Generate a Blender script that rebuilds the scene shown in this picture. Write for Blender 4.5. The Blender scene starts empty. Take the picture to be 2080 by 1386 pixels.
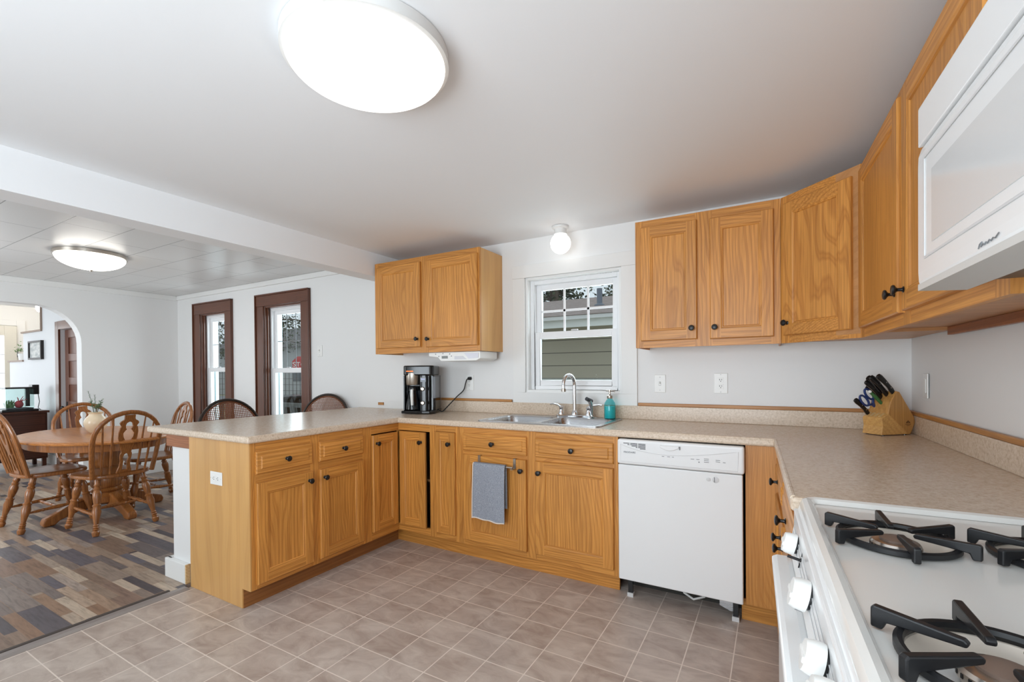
import bpy, bmesh, math, random
from mathutils import Vector, Matrix
SC = bpy.context.scene
COL = SC.collection
PI = math.pi
random.seed(7)

# ------------------------------------------------------------------ camera
cam_d = bpy.data.cameras.new('camera'); cam = bpy.data.objects.new('camera', cam_d); COL.objects.link(cam)
CY, CZ, YAW, PITCH, ROLL, FPX, PPX, PPY = -3.0963, 1.2376, .5188, -.0065, -.0082, 937.54, 1040., 761.57
_c, _s = math.cos(YAW), math.sin(YAW)
fw = Vector((-_s, _c, 0)); rt = Vector((_c, _s, 0)); up = Vector((0, 0, 1))
fw, up = math.cos(PITCH)*fw+math.sin(PITCH)*up, -math.sin(PITCH)*fw+math.cos(PITCH)*up
rt, up = math.cos(ROLL)*rt+math.sin(ROLL)*up, -math.sin(ROLL)*rt+math.cos(ROLL)*up
M = Matrix((rt, up, -fw)).transposed().to_4x4(); M.translation = Vector((0, CY, CZ))
cam.matrix_world = M
cam_d.sensor_fit = 'HORIZONTAL'; cam_d.sensor_width = 36
cam_d.lens = FPX/2080*36
cam_d.shift_x = (1040-PPX)/2080; cam_d.shift_y = (PPY-693)/2080
cam_d.clip_start = .02; cam_d.clip_end = 200
SC.camera = cam

# ------------------------------------------------------------------ view, world, daylight
SC.view_settings.view_transform = 'Standard'; SC.view_settings.look = 'None'
SC.view_settings.gamma = 1; SC.view_settings.use_curve_mapping = False
SC.view_settings.exposure = -0.42
SC.cycles.use_denoising = True
SC.cycles.max_bounces = 10; SC.cycles.diffuse_bounces = 6; SC.cycles.glossy_bounces = 5
SC.cycles.transparent_max_bounces = 12; SC.cycles.sample_clamp_indirect = 6
SC.cycles.caustics_reflective = False; SC.cycles.caustics_refractive = False
world = bpy.data.worlds.new('overcast_sky'); SC.world = world; world.use_nodes = True
_wn = world.node_tree.nodes; _bg = _wn['Background']
_bg.inputs[0].default_value = (.86, .93, 1, 1); _bg.inputs[1].default_value = 1.25

def daylight(name, loc, size, aim, power, col=(.86, .94, 1)):
    l = bpy.data.lights.new(name, 'AREA'); l.shape = 'RECTANGLE'; l.size, l.size_y = size
    l.energy = power; l.color = col
    o = bpy.data.objects.new(name, l); COL.objects.link(o); o.location = loc
    o.rotation_euler = Vector(aim).to_track_quat('-Z', 'Y').to_euler()
    return o
# daylight entering by the windows the photo shows, plus added fill lights (rear, front, hall) without a known source
daylight('window_daylight_sink', (-1.27, .3, 1.55), (.75, .85), (0, -1, -.12), 14)
daylight('window_daylight_dining', (-5.98, .3, 1.3), (.55, 1.5), (0, -1, -.1), 24)
daylight('window_daylight_dining', (-4.6, .3, 1.3), (.65, 1.5), (0, -1, -.1), 24)
daylight('window_daylight_rear', (-.9, -4.72, 1.25), (2.1, 1.6), (.26, 1, .75), 142, (.83, .925, 1))  # unseen fill, tilted up to brighten the kitchen ceiling
daylight('window_daylight_front', (-5.0, -4.72, 1.3), (1.6, 1.5), (-.75, 1, .16), 112)  # unseen fill added to brighten the dining room walls
daylight('window_daylight_hall', (-8.6, -4.3, 1.6), (1.2, 1.4), (-.75, 1, .15), 90)  # unseen fill added to brighten the entry, no window stands here
daylight('window_daylight_entry', (-10.9, -1.7, 1.4), (.8, 1.4), (1, .2, 0), 10)

# ------------------------------------------------------------------ materials
def lin(c):
    c = c/255
    return c/12.92 if c <= .04045 else ((c+.055)/1.055)**2.4
def rgb(r, g, b): return (lin(r), lin(g), lin(b), 1)
def mat(name, col=(200, 200, 200), rough=.5, metal=0, emit=None, es=0, alpha=1, trans=0, ior=1.45, coat=0, spec=.5):
    m = bpy.data.materials.new(name); m.use_nodes = True
    b = m.node_tree.nodes['Principled BSDF']
    b.inputs['Base Color'].default_value = rgb(*col); b.inputs['Roughness'].default_value = rough
    b.inputs['Metallic'].default_value = metal; b.inputs['IOR'].default_value = ior
    b.inputs['Specular IOR Level'].default_value = spec
    b.inputs['Transmission Weight'].default_value = trans; b.inputs['Alpha'].default_value = alpha
    b.inputs['Coat Weight'].default_value = coat; b.inputs['Coat Roughness'].default_value = .12
    if emit: b.inputs['Emission Color'].default_value = rgb(*emit); b.inputs['Emission Strength'].default_value = es
    return m
class G:
    """node helper"""
    def __init__(s, m): s.m = m; s.t = m.node_tree; s.b = s.t.nodes['Principled BSDF']
    def n(s, ty, **kw):
        x = s.t.nodes.new(ty)
        for k, v in kw.items():
            if hasattr(x, k): setattr(x, k, v)
            else: x.inputs[k.replace('_', ' ')].default_value = v
        return x
    def l(s, a, b): s.t.links.new(a, b)
    def coord(s, scale=(1, 1, 1), rot=(0, 0, 0), loc=(0, 0, 0), rnd=0, kind='Object'):
        tc = s.n('ShaderNodeTexCoord'); mp = s.n('ShaderNodeMapping')
        mp.inputs['Scale'].default_value = scale; mp.inputs['Rotation'].default_value = rot; mp.inputs['Location'].default_value = loc
        src = tc.outputs[kind]
        if rnd:
            oi = s.n('ShaderNodeObjectInfo'); ml = s.n('ShaderNodeMath', operation='MULTIPLY'); s.l(oi.outputs['Random'], ml.inputs[0]); ml.inputs[1].default_value = rnd
            cb = s.n('ShaderNodeCombineXYZ')
            for i in range(3): s.l(ml.outputs[0], cb.inputs[i])
            ad = s.n('ShaderNodeVectorMath', operation='ADD'); s.l(src, ad.inputs[0]); s.l(cb.outputs[0], ad.inputs[1]); src = ad.outputs[0]
        s.l(src, mp.inputs[0]); return mp.outputs[0]
    def noise(s, vec, scale, detail=3, rough=.55, dist=0):
        x = s.n('ShaderNodeTexNoise'); x.inputs['Scale'].default_value = scale; x.inputs['Detail'].default_value = detail
        x.inputs['Roughness'].default_value = rough; x.inputs['Distortion'].default_value = dist; s.l(vec, x.inputs['Vector']); return x.outputs[0]
    def ramp(s, fac, stops):
        r = s.n('ShaderNodeValToRGB'); e = r.color_ramp.elements
        while len(e) < len(stops): e.new(.5)
        for el, (p, c) in zip(e, stops): el.position = p; el.color = rgb(*c) if isinstance(c, tuple) else (c, c, c, 1)
        s.l(fac, r.inputs[0]); return r.outputs[0]
    def mix(s, a, b, f, mode='MIX'):
        x = s.n('ShaderNodeMix', data_type='RGBA', blend_type=mode)
        for v, i in ((f, 0), (a, 6), (b, 7)):
            if hasattr(v, 'is_output'): s.l(v, x.inputs[i])
            else: x.inputs[i].default_value = v if i == 0 else (rgb(*v) if len(v) == 3 else v)
        return x.outputs[2]
    def math(s, op, a, b=0):
        x = s.n('ShaderNodeMath', operation=op)
        for v, i in ((a, 0), (b, 1)):
            if hasattr(v, 'is_output'): s.l(v, x.inputs[i])
            else: x.inputs[i].default_value = v
        return x.outputs[0]
    def color(s, c): s.l(c, s.b.inputs['Base Color'])
    def bump(s, h, strength=.2, dist=.002):
        x = s.n('ShaderNodeBump'); x.inputs['Strength'].default_value = strength; x.inputs['Distance'].default_value = dist
        s.l(h, x.inputs['Height']); s.l(x.outputs[0], s.b.inputs['Normal'])

def wood(name, axis, light, dark, ring=20, rough=.42, contrast=.66, dist=3.5, rnd=9, coat=.06, pore=.4):
    """flat-sawn wood: growth rings round the grain axis, bent by noise, with fine pores along the grain"""
    m = mat(name, light, rough, coat=coat); g = G(m)
    rot = {'z': (0, 0, 0), 'x': (0, PI/2, 0), 'y': (PI/2, 0, 0)}[axis]
    v0 = g.coord(rot=rot, rnd=rnd)
    def sc(scale, r=(0, 0, 0), loc=(0, 0, 0)):
        mp = g.n('ShaderNodeMapping'); mp.inputs['Scale'].default_value = scale; mp.inputs['Rotation'].default_value = r; mp.inputs['Location'].default_value = loc
        g.l(v0, mp.inputs[0]); return mp.outputs[0]
    w = g.n('ShaderNodeTexWave', wave_type='RINGS', rings_direction='Z', wave_profile='SIN')
    w.inputs['Scale'].default_value = ring; w.inputs['Distortion'].default_value = dist*1.5; w.inputs['Detail'].default_value = 2
    w.inputs['Detail Scale'].default_value = .45
    nz = g.noise(sc((2.2, 2.2, .5)), 1.6, 2)
    cb = g.n('ShaderNodeVectorMath', operation='SCALE'); 
    cn = g.n('ShaderNodeCombineXYZ'); g.l(nz, cn.inputs[0]); g.l(nz, cn.inputs[1]); g.l(cn.outputs[0], cb.inputs[0]); cb.inputs['Scale'].default_value = .15
    ad = g.n('ShaderNodeVectorMath', operation='ADD'); g.l(sc((1, 1, .05), (.05, .04, 0)), ad.inputs[0]); g.l(cb.outputs[0], ad.inputs[1])
    g.l(ad.outputs[0], w.inputs['Vector'])
    base = g.ramp(w.outputs[1], [(0, light), (.5, light), (.9, dark), (1, tuple(int(a*.5+b*.5) for a, b in zip(light, dark)))])
    fine = g.ramp(g.noise(sc((150, 150, 4)), 1, 2, .6), [(.36, 0.0), (.62, 1.0)])
    c = g.mix(light, base, .75*contrast)
    dk = tuple(int(a*.86) for a in dark)
    inv = g.math('MULTIPLY', g.math('SUBTRACT', 1.0, fine), pore)
    c = g.mix(c, dk, inv)
    tone = g.ramp(g.noise(sc((3, 3, .8)), 1.3, 2), [(.3, .86), (.7, 1.08)])
    c = g.mix(c, tone, 1.0, 'MULTIPLY')
    g.color(c); g.bump(fine, .12, .0006)
    return m
OL, OD = (210, 146, 70), (158, 94, 34)
OAK = {a: wood('oak_'+a, a, OL, OD) for a in 'xyz'}
MAPLE = wood('maple_panel', 'z', (208, 160, 98), (186, 134, 74), ring=4, dist=1, pore=.1, contrast=.45, rough=.34)
MAPLEX = wood('maple_underside', 'x', (190, 138, 88), (172, 120, 72), ring=7, pore=.1, contrast=.7)
OAKRED = {a: wood('red_oak_'+a, a, (158, 96, 52), (116, 62, 30), ring=22) for a in 'xyz'}
PINE = wood('pine_filler', 'z', (200, 140, 72), (176, 112, 50), ring=30, dist=1)
RAW = wood('raw_pine', 'x', (222, 190, 140), (196, 150, 96))
TRIMOAK = {a: wood('oak_strip_'+a, a, (190, 134, 74), (160, 104, 54)) for a in 'xy'}
CHAIRWOOD = wood('chair_oak', 'z', (160, 100, 50), (108, 62, 28), ring=20, rough=.3, coat=.3)
TABLEWOOD = wood('table_oak', 'x', (196, 128, 66), (158, 94, 42), ring=14, rough=.34, coat=.12)
DARKWOOD = {a: wood('dark_trim_'+a, a, (104, 58, 36), (70, 38, 24), ring=20, rough=.3, coat=.3) for a in 'xyz'}
WALNUT = wood('walnut', 'y', (84, 46, 30), (54, 28, 20), ring=14, rough=.35)
DOORWOOD = wood('old_door_wood', 'z', (118, 74, 56), (86, 50, 38), ring=20, rough=.35)
BLOCKWOOD = wood('beech_block', 'z', (202, 150, 84), (176, 122, 62), ring=18, rough=.4, rnd=0)

def paint(name, col, rough=.5, bump=.04):
    m = mat(name, col, rough); g = G(m); v = g.coord()
    g.bump(g.noise(v, 90, 3), bump, .002); return m
WALL = paint('wall_paint', (226, 226, 225), .45)
CEIL = paint('ceiling_paint', (236, 238, 240), .62)
WHITE = mat('white_trim_paint', (228, 228, 226), .35)
VINYL = mat('white_vinyl', (232, 233, 234), .28)
PLASTIC = mat('white_plastic', (230, 230, 227), .3)
ENAMEL = mat('white_enamel', (224, 223, 219), .12, coat=.3)
APPL = mat('white_appliance', (226, 227, 227), .22, coat=.2)
APPL2 = mat('window_grey_white', (210, 211, 211), .1, coat=.3)
GREYP = mat('pale_grey_plastic', (200, 200, 200), .35)
BLACK = mat('black_iron', (22, 22, 24), .42)
KNOB = mat('black_knob', (20, 19, 19), .3)
BLKPL = mat('black_plastic', (16, 16, 18), .22, coat=.2)
DARK = mat('dark_void', (14, 13, 12), .8)
SLOT = mat('slot_dark', (40, 38, 38), .6)
GREYTXT = mat('grey_print', (120, 122, 124), .5)
CHROME = mat('chrome', (215, 216, 218), .09, 1)
STEEL = mat('brushed_steel', (182, 183, 185), .27, 1)
g = G(STEEL); g.l(g.ramp(g.noise(g.coord((3, 200, 200)), 1, 2), [(.3, .2), (.7, .36)]), g.b.inputs['Roughness'])
NICKEL = mat('satin_nickel', (186, 178, 168), .3, 1)
GREASE = mat('greasy_steel', (104, 92, 82), .45, .4)
def glass(name, col=(255, 255, 255), rough=0, mixv=.12):
    m = bpy.data.materials.new(name); m.use_nodes = True; t = m.node_tree; t.nodes.clear()
    o = t.nodes.new('ShaderNodeOutputMaterial'); mx = t.nodes.new('ShaderNodeMixShader'); tr = t.nodes.new('ShaderNodeBsdfTransparent')
    gl = t.nodes.new('ShaderNodeBsdfGlossy'); gl.inputs['Roughness'].default_value = rough
    tr.inputs[0].default_value = rgb(*col); fr = t.nodes.new('ShaderNodeFresnel'); fr.inputs[0].default_value = 1.45
    ge = t.nodes.new('ShaderNodeNewGeometry'); ml = t.nodes.new('ShaderNodeMath'); ml.operation = 'MULTIPLY_ADD'; ml.inputs[1].default_value = -1; ml.inputs[2].default_value = 1
    m2 = t.nodes.new('ShaderNodeMath'); m2.operation = 'MULTIPLY'; t.links.new(ge.outputs['Backfacing'], ml.inputs[0]); t.links.new(ml.outputs[0], m2.inputs[0]); t.links.new(fr.outputs[0], m2.inputs[1])
    t.links.new(m2.outputs[0], mx.inputs[0]); t.links.new(tr.outputs[0], mx.inputs[1]); t.links.new(gl.outputs[0], mx.inputs[2]); t.links.new(mx.outputs[0], o.inputs[0])
    return m
PANE = glass('window_glass', (246, 250, 250))
TANKGL = glass('tank_glass', (244, 251, 250))
SMOKE = glass('smoked_tank', (205, 207, 210))
AQUA = glass('aqua_glass', (176, 232, 234))
def lamp_mat(name, col, st): return mat(name, (245, 243, 238), .4, emit=col, es=st)
DOME = lamp_mat('lit_dome', (255, 250, 244), 3.2)
GLOBE = lamp_mat('lit_globe', (255, 252, 248), 2.6)
DOME2 = lamp_mat('lit_bowl', (255, 250, 240), 7.0)
BULB = lamp_mat('lit_bulb', (255, 246, 232), 110.0)

# floors
TX, TY, TOX, TOY = .1839, .1884, -2.3692, -.6939
TILE = mat('vinyl_tile', (150, 135, 122), .36); g = G(TILE)
v = g.coord((1/TX, 1/TY, 1), loc=(-TOX/TX, -TOY/TY, 0))
br = g.n('ShaderNodeTexBrick', offset=0.0, squash=1.0)
for k, x in (('Scale', 1.0), ('Mortar Size', .014), ('Mortar Smooth', .25), ('Bias', 0.0), ('Brick Width', 1.0), ('Row Height', 1.0)): br.inputs[k].default_value = x
br.inputs['Color1'].default_value = (0, 0, 0, 1); br.inputs['Color2'].default_value = (1, 1, 1, 1); br.inputs['Mortar'].default_value = (.5, .5, .5, 1)
g.l(v, br.inputs['Vector'])
tone = g.ramp(br.outputs['Color'], [(0, (164, 148, 137)), (.5, (176, 162, 151)), (1, (186, 174, 164))])
mott = g.noise(g.coord((1, 1.7, 1)), 7, 5, .6, .8)
tone = g.mix(tone, g.ramp(mott, [(.34, (148, 130, 120)), (.66, (206, 194, 184))]), .5)
c = g.mix(tone, (220, 208, 197), br.outputs['Fac']); g.color(c)
g.bump(g.math('SUBTRACT', 1.0, br.outputs['Fac']), .25, .002)
PLANK = mat('patchwork_plank', (120, 105, 95), .38); g = G(PLANK)
def brick(g, w, h, off, scale_loc):
    b = g.n('ShaderNodeTexBrick', offset=off, squash=1.0, offset_frequency=2)
    for k, x in (('Scale', 1.0), ('Mortar Size', .0012), ('Mortar Smooth', .1), ('Bias', 0.0), ('Brick Width', w), ('Row Height', h)): b.inputs[k].default_value = x
    b.inputs['Color1'].default_value = (0, 0, 0, 1); b.inputs['Color2'].default_value = (1, 1, 1, 1); b.inputs['Mortar'].default_value = (.3, .3, .3, 1)
    g.l(g.coord(loc=scale_loc), b.inputs['Vector']); return b.outputs['Color'], b.outputs['Fac']
c1, f1 = brick(g, .42, .05, .37, (0.1, 0, 0)); c2, f2 = brick(g, .46, .1, .43, (.23, 0, 0)); c3, f3 = brick(g, .46, .1, .43, (.23, 0, 0))
sel = g.math('GREATER_THAN', g.math('FRACT', g.math('MULTIPLY', c3, 7.31)), .6)
val = g.mix(c1, c2, sel)
col = g.ramp(val, [(0, (70, 62, 62)), (.14, (104, 100, 106)), (.28, (142, 112, 90)), (.42, (176, 154, 134)), (.55, (122, 100, 86)), (.68, (190, 172, 152)), (.8, (150, 132, 118)), (.9, (100, 92, 92)), (1, (166, 150, 138))])
nz = g.noise(g.coord((3, 26, 1)), 2.2, 6, .65, .6)
col = g.mix(col, g.ramp(nz, [(.3, .52), (.5, .98), (.72, 1.25)]), .8, 'MULTIPLY')
g.color(col)
CTOP = mat('laminate_counter', (190, 175, 160), .27, coat=.05); g = G(CTOP)
n1 = g.noise(g.coord((1, 1, 1)), 90, 4, .72, .4); n2 = g.noise(g.coord((1, 1, 1)), 14, 4, .6)
c = g.ramp(n1, [(.3, (168, 146, 124)), (.5, (207, 188, 168)), (.7, (228, 214, 199))])
c = g.mix(c, (207, 188, 165), .3); c = g.mix(c, g.ramp(n2, [(.3, (194, 174, 150)), (.7, (214, 200, 180))]), .08); g.color(c)
g.bump(g.noise(g.coord((30, 500, 60)), 1, 2), .006, .0005)
TOWEL = mat('grey_towel', (112, 122, 138), .95); g = G(TOWEL)
v = g.coord(); g.color(g.ramp(g.noise(v, 260, 4, .7), [(.3, (104, 110, 122)), (.7, (172, 176, 184))])); g.bump(g.noise(v, 400, 2), .6, .002)
HEM = mat('cream_hem', (222, 210, 198), .9)
CANE = mat('cane_weave', (128, 78, 50), .5)
CANEFR = mat('dark_chair_frame', (44, 34, 28), .35, coat=.2)
CERAM = mat('cream_ceramic', (226, 208, 178), .25, coat=.3)
LEAF = mat('leaf_green', (92, 122, 72), .55); LEAF2 = mat('dusty_leaf', (86, 104, 88), .6)
# ------------------------------------------------------------------ mesh builder
class MB:
    def __init__(s): s.v = []; s.f = []; s.m = []; s.mi = 0; s.sm = []
    def add(s, vs, fs, smooth=False, mi=None):
        o = len(s.v); s.v += [tuple(x) for x in vs]
        for f in fs: s.f.append([i+o for i in f]); s.m.append(s.mi if mi is None else mi); s.sm.append(smooth)
        return s
    def box(s, x0, x1, y0, y1, z0, z1, mi=None):
        return s.add([(x0, y0, z0), (x1, y0, z0), (x1, y1, z0), (x0, y1, z0), (x0, y0, z1), (x1, y0, z1), (x1, y1, z1), (x0, y1, z1)],
                     [(3, 2, 1, 0), (4, 5, 6, 7), (0, 1, 5, 4), (1, 2, 6, 5), (2, 3, 7, 6), (3, 0, 4, 7)], mi=mi)
    def obox(s, O, U, V, W, u0, u1, v0, v1, w0, w1, mi=None):
        P = lambda u, v, w: O+U*u+V*v+W*w
        return s.add([P(u0, v0, w0), P(u1, v0, w0), P(u1, v1, w0), P(u0, v1, w0), P(u0, v0, w1), P(u1, v0, w1), P(u1, v1, w1), P(u0, v1, w1)],
                     [(3, 2, 1, 0), (4, 5, 6, 7), (0, 1, 5, 4), (1, 2, 6, 5), (2, 3, 7, 6), (3, 0, 4, 7)], mi=mi)
    def prism(s, poly, axis, a, b, smooth=False, mi=None):
        def P(p, d): return {'x': (d, p[0], p[1]), 'y': (p[0], d, p[1]), 'z': (p[0], p[1], d)}[axis]
        n = len(poly); vs = [P(p, a) for p in poly]+[P(p, b) for p in poly]
        s.add(vs, [list(range(n))[::-1], list(range(n, 2*n))], mi=mi)
        o = len(s.v)-2*n
        for i in range(n):
            j = (i+1) % n; s.f.append([o+i, o+j, o+n+j, o+n+i]); s.m.append(s.mi if mi is None else mi); s.sm.append(smooth)
        return s
    def loft(s, rings, closed=False, cap=True, smooth=True, mi=None):
        n = len(rings[0]); o = len(s.v); fs = []
        for i in range(len(rings)-1+(1 if closed else 0)):
            a = i*n; b = ((i+1) % len(rings))*n
            for k in range(n): l = (k+1) % n; fs.append((a+k, a+l, b+l, b+k))
        s.add([p for r in rings for p in r], fs, smooth, mi)
        if cap and not closed:
            s.f.append([o+i for i in range(n)][::-1]); s.f.append([o+(len(rings)-1)*n+i for i in range(n)])
            for _ in (0, 1): s.m.append(s.mi if mi is None else mi); s.sm.append(False)
        return s
    def lathe(s, prof, o=(0, 0, 0), ax=(0, 0, 1), seg=20, mi=None, cap=True):
        o = Vector(o); ax = Vector(ax).normalized(); t = Vector((1, 0, 0)) if abs(ax.x) < .8 else Vector((0, 1, 0))
        a = ax.cross(t).normalized(); b = ax.cross(a)
        rings = [[o+ax*z+(a*math.cos(2*PI*k/seg)+b*math.sin(2*PI*k/seg))*max(r, 1e-5) for k in range(seg)] for r, z in prof]
        return s.loft(rings, cap=cap, mi=mi)
    def tube(s, path, r, seg=8, closed=False, mi=None, flat=1, upv=None):
        path = [Vector(p) for p in path]; n = len(path); rings = []
        prev = None
        for i, p in enumerate(path):
            q0 = path[i-1] if (i or closed) else p; q1 = path[(i+1) % n] if (i < n-1 or closed) else p
            t = (q1-q0).normalized()
            if upv is not None: a = t.cross(Vector(upv)).normalized()
            else:
                if prev is None:
                    h = Vector((0, 0, 1)) if abs(t.z) < .9 else Vector((1, 0, 0)); a = t.cross(h).normalized()
                else: a = (prev-t*prev.dot(t)).normalized()
            prev = a; b = t.cross(a); rr = r[i] if isinstance(r, (list, tuple)) else r
            rings.append([p+a*math.cos(2*PI*k/seg)*rr+b*math.sin(2*PI*k/seg)*rr*flat for k in range(seg)])
        return s.loft(rings, closed=closed, mi=mi)
    def ball(s, c, r, seg=16, sz=1, mi=None):
        return s.lathe([(r*math.sin(PI*k/10), -r*sz*math.cos(PI*k/10)) for k in range(11)], c, seg=seg, mi=mi)
    def turned(s, p0, p1, prof, seg=12):
        p0 = Vector(p0); p1 = Vector(p1); L = (p1-p0).length
        return s.lathe([(r, t*L) for t, r in prof], p0, p1-p0, seg)
    def tf(s, M, start=0):
        for i in range(start, len(s.v)): s.v[i] = tuple(M @ Vector(s.v[i]))
        return s
    def flat(s, outer, holes, M, th, mi=None, res=1):
        """flat board with holes, in its own xy plane, thickness th, placed by M"""
        cu = bpy.data.curves.new('t', 'CURVE'); cu.dimensions = '2D'; cu.fill_mode = 'BOTH'; cu.extrude = th/2
        for pts in [outer]+list(holes):
            sp = cu.splines.new('POLY'); sp.points.add(len(pts)-1); sp.use_cyclic_u = True
            for q, p in zip(sp.points, pts): q.co = (p[0], p[1], 0, 1)
        return s._curve(cu, M, mi)
    def text(s, body, size, M, mi=None, th=.0004, align='CENTER'):
        cu = bpy.data.curves.new('t', 'FONT'); cu.body = body; cu.size = size; cu.extrude = th; cu.align_x = align; cu.align_y = 'CENTER'
        return s._curve(cu, M, mi)
    def _curve(s, cu, M, mi):
        ob = bpy.data.objects.new('t', cu); me = bpy.data.meshes.new_from_object(ob)
        s.add([M @ v.co for v in me.vertices], [list(p.vertices) for p in me.polygons], mi=mi)
        bpy.data.objects.remove(ob); bpy.data.curves.remove(cu); bpy.data.meshes.remove(me); return s
ORG = {}
def build(name, mb, mats, parent=None, bevel=0, seg=2, smooth=35):
    me = bpy.data.meshes.new(name)
    off = ORG.get(parent.name, Vector()) if parent else Vector()
    me.from_pydata([tuple(Vector(v)-off) for v in mb.v], [], mb.f)
    for mm in (mats if isinstance(mats, (list, tuple)) else [mats]): me.materials.append(mm)
    for p, i, sm in zip(me.polygons, mb.m, mb.sm): p.material_index = i; p.use_smooth = sm
    b = bmesh.new(); b.from_mesh(me); bmesh.ops.remove_doubles(b, verts=b.verts, dist=1e-6); bmesh.ops.recalc_face_normals(b, faces=b.faces); b.to_mesh(me); b.free()
    if any(mb.sm): me.set_sharp_from_angle(angle=math.radians(smooth))
    o = bpy.data.objects.new(name, me); COL.objects.link(o)
    if parent: o.parent = parent
    ORG[o.name] = off
    if bevel:
        md = o.modifiers.new('edge', 'BEVEL'); md.width = bevel; md.segments = seg; md.limit_method = 'ANGLE'; md.angle_limit = math.radians(40)
    return o
def thing(name, label, cat, loc=(0, 0, 0), group=None):
    o = bpy.data.objects.new(name, None); o.empty_display_size = .05; COL.objects.link(o); o.location = loc; ORG[o.name] = Vector(loc)
    o['label'] = label; o['category'] = cat
    if group: o['group'] = group
    return o
def tag(o, label, cat, group=None, kind=None):
    o['label'] = label; o['category'] = cat
    if group: o['group'] = group
    if kind: o['kind'] = kind
    return o
def struct(name, mb, m, label=None, bevel=0):
    o = build(name, mb, m, None, bevel); o['kind'] = 'structure'
    if label: o['label'] = label
    return o
def sroot(name, label, loc=(0, 0, 0)):
    o = bpy.data.objects.new(name, None); COL.objects.link(o); o.location = loc; ORG[o.name] = Vector(loc); o['kind'] = 'structure'; o['label'] = label; return o
def swing(o, pivot, ang):
    R = Matrix.Rotation(ang, 3, 'Z'); p = Vector(pivot); o.location = p+R @ (Vector(o.location)-p); o.rotation_euler = (0, 0, ang)
SKEW = .036   # the stove wall runs a little out of square
def dup(root, loc, rz, label, group=None):
    r = root.copy(); COL.objects.link(r); r.location = loc; r.rotation_euler = (0, 0, rz); r['label'] = label
    if group: r['group'] = group
    def rec(src, dst):
        for ch in [c for c in bpy.data.objects if c.parent == src]:
            c = ch.copy(); COL.objects.link(c); c.parent = dst; rec(ch, c)
    rec(root, r); return r
V = Vector
X, Y, Z = V((1, 0, 0)), V((0, 1, 0)), V((0, 0, 1))
def fr(O, U, Vv, W):
    """matrix: local x->U, y->V, z->W at O"""
    m = Matrix((U, Vv, W)).transposed().to_4x4(); m.translation = V(O); return m
# ------------------------------------------------------------------ room shell
XR, ZK, ZD, XL, YF = .607, 2.238, 2.26, -6.82, -4.6
OPEN = [(-6.25, -5.69, .48, 1.985), (-4.93, -4.28, .48, 1.985), (-1.645, -.905, 1.10, 1.945)]
mb = MB(); xs = XL-.14
for x0, x1, z0, z1 in OPEN:
    mb.box(xs, x0, 0, .13, -.05, 2.45); mb.box(x0, x1, 0, .13, -.05, z0-.021); mb.box(x0, x1, 0, .13, z1, 2.45); xs = x1
mb.box(xs, XR+.12, 0, .13, -.05, 2.45)
struct('wall_back', mb, WALL, 'white painted wall behind the sink and dining windows')
struct('wall_right', MB().prism([(XR, .1), (XR-SKEW*YF, YF), (XR-SKEW*YF+.12, YF), (XR+.12, .1)], 'z', -.05, 2.45), WALL, 'white wall behind the stove')
# wall with arched opening between dining room and hall
def arc(cx, cz, rx, rz, a0, a1, n=10): return [(cx+rx*math.cos(a0+(a1-a0)*i/n), cz+rz*math.sin(a0+(a1-a0)*i/n)) for i in range(n+1)]
AY0, AY1 = -2.55, -.972
out = [(YF, -.05), (AY0, -.05)]+arc(AY0+.39, 1.60, .39, .398, PI, PI/2)+arc(AY1-.39, 1.60, .39, .398, PI/2, 0)+[(AY1, -.05), (0, -.05), (0, 2.45), (YF, 2.45)]
struct('wall_left', MB().prism(out, 'x', XL-.14, XL), WALL, 'dining room wall with an arched opening to the hall')
mb = MB(); xs = XL-.14
for x0, x1 in ((-5.9, -4.1), (-2.05, .25)):  # openings invented to let the rear and front fill in
    mb.box(xs, x0, YF-.12, YF, -.05, 2.45); mb.box(x0, x1, YF-.12, YF, -.05, .35); mb.box(x0, x1, YF-.12, YF, 2.1, 2.45); xs = x1
mb.box(xs, XR+.3, YF-.12, YF, -.05, 2.45); struct('wall_front', mb, WALL, 'wall behind the camera with two openings')
struct('ceiling', MB().box(-2.95, XR+.35, YF-.12, .13, ZK, ZK+.12), CEIL, 'plain white kitchen ceiling')
CT = mat('ceiling_board', (218, 218, 217), .3); g = G(CT)
b = g.n('ShaderNodeTexBrick', offset=.5, squash=1.0)
for k, x in (('Scale', 1.0), ('Mortar Size', .0032), ('Mortar Smooth', .4), ('Bias', 0.0), ('Brick Width', .62), ('Row Height', .312)): b.inputs[k].default_value = x
g.l(g.coord(rot=(0, 0, 0), loc=(.1, .03, 0)), b.inputs['Vector'])
g.color(g.mix((218, 218, 217), (140, 140, 139), b.outputs['Fac'])); g.bump(g.math('SUBTRACT', 1.0, b.outputs['Fac']), .4, .004)
struct('ceiling_dining', MB().box(XL-.14, -3.0, YF-.12, .13, ZD, ZD+.12), CT, 'dining room ceiling of white fibreboard tiles')
struct('trim_beam', MB().box(-3.07, -2.905, YF, 0, 2.045, ZD+.05), CEIL, 'white boxed beam between kitchen and dining ceilings')
struct('floor', MB().box(-2.96, XR+.35, YF-.12, .13, -.05, 0), TILE, 'grey brown vinyl floor printed as square tiles')
struct('floor_dining', MB().box(-12.5, -3.0, YF-.12, 1.5, -.05, 0), PLANK, 'patchwork plank floor of the dining room')
struct('trim_threshold', MB().prism([(-3.03, 0), (-3.022, .005), (-3.005, .005), (-2.995, 0)], 'y', YF, -1.79), mat('dark_edge', (70, 62, 58), .5), 'dark strip where plank floor meets vinyl floor')
struct('trim_vinyl_edge', MB().prism([(-2.995, 0), (-2.993, .004), (-2.955, .006), (-2.93, .001), (-2.93, 0)], 'y', YF, -1.72), mat('grey_vinyl_edge', (140, 132, 128), .35), 'curled grey edge of the vinyl floor')
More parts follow.
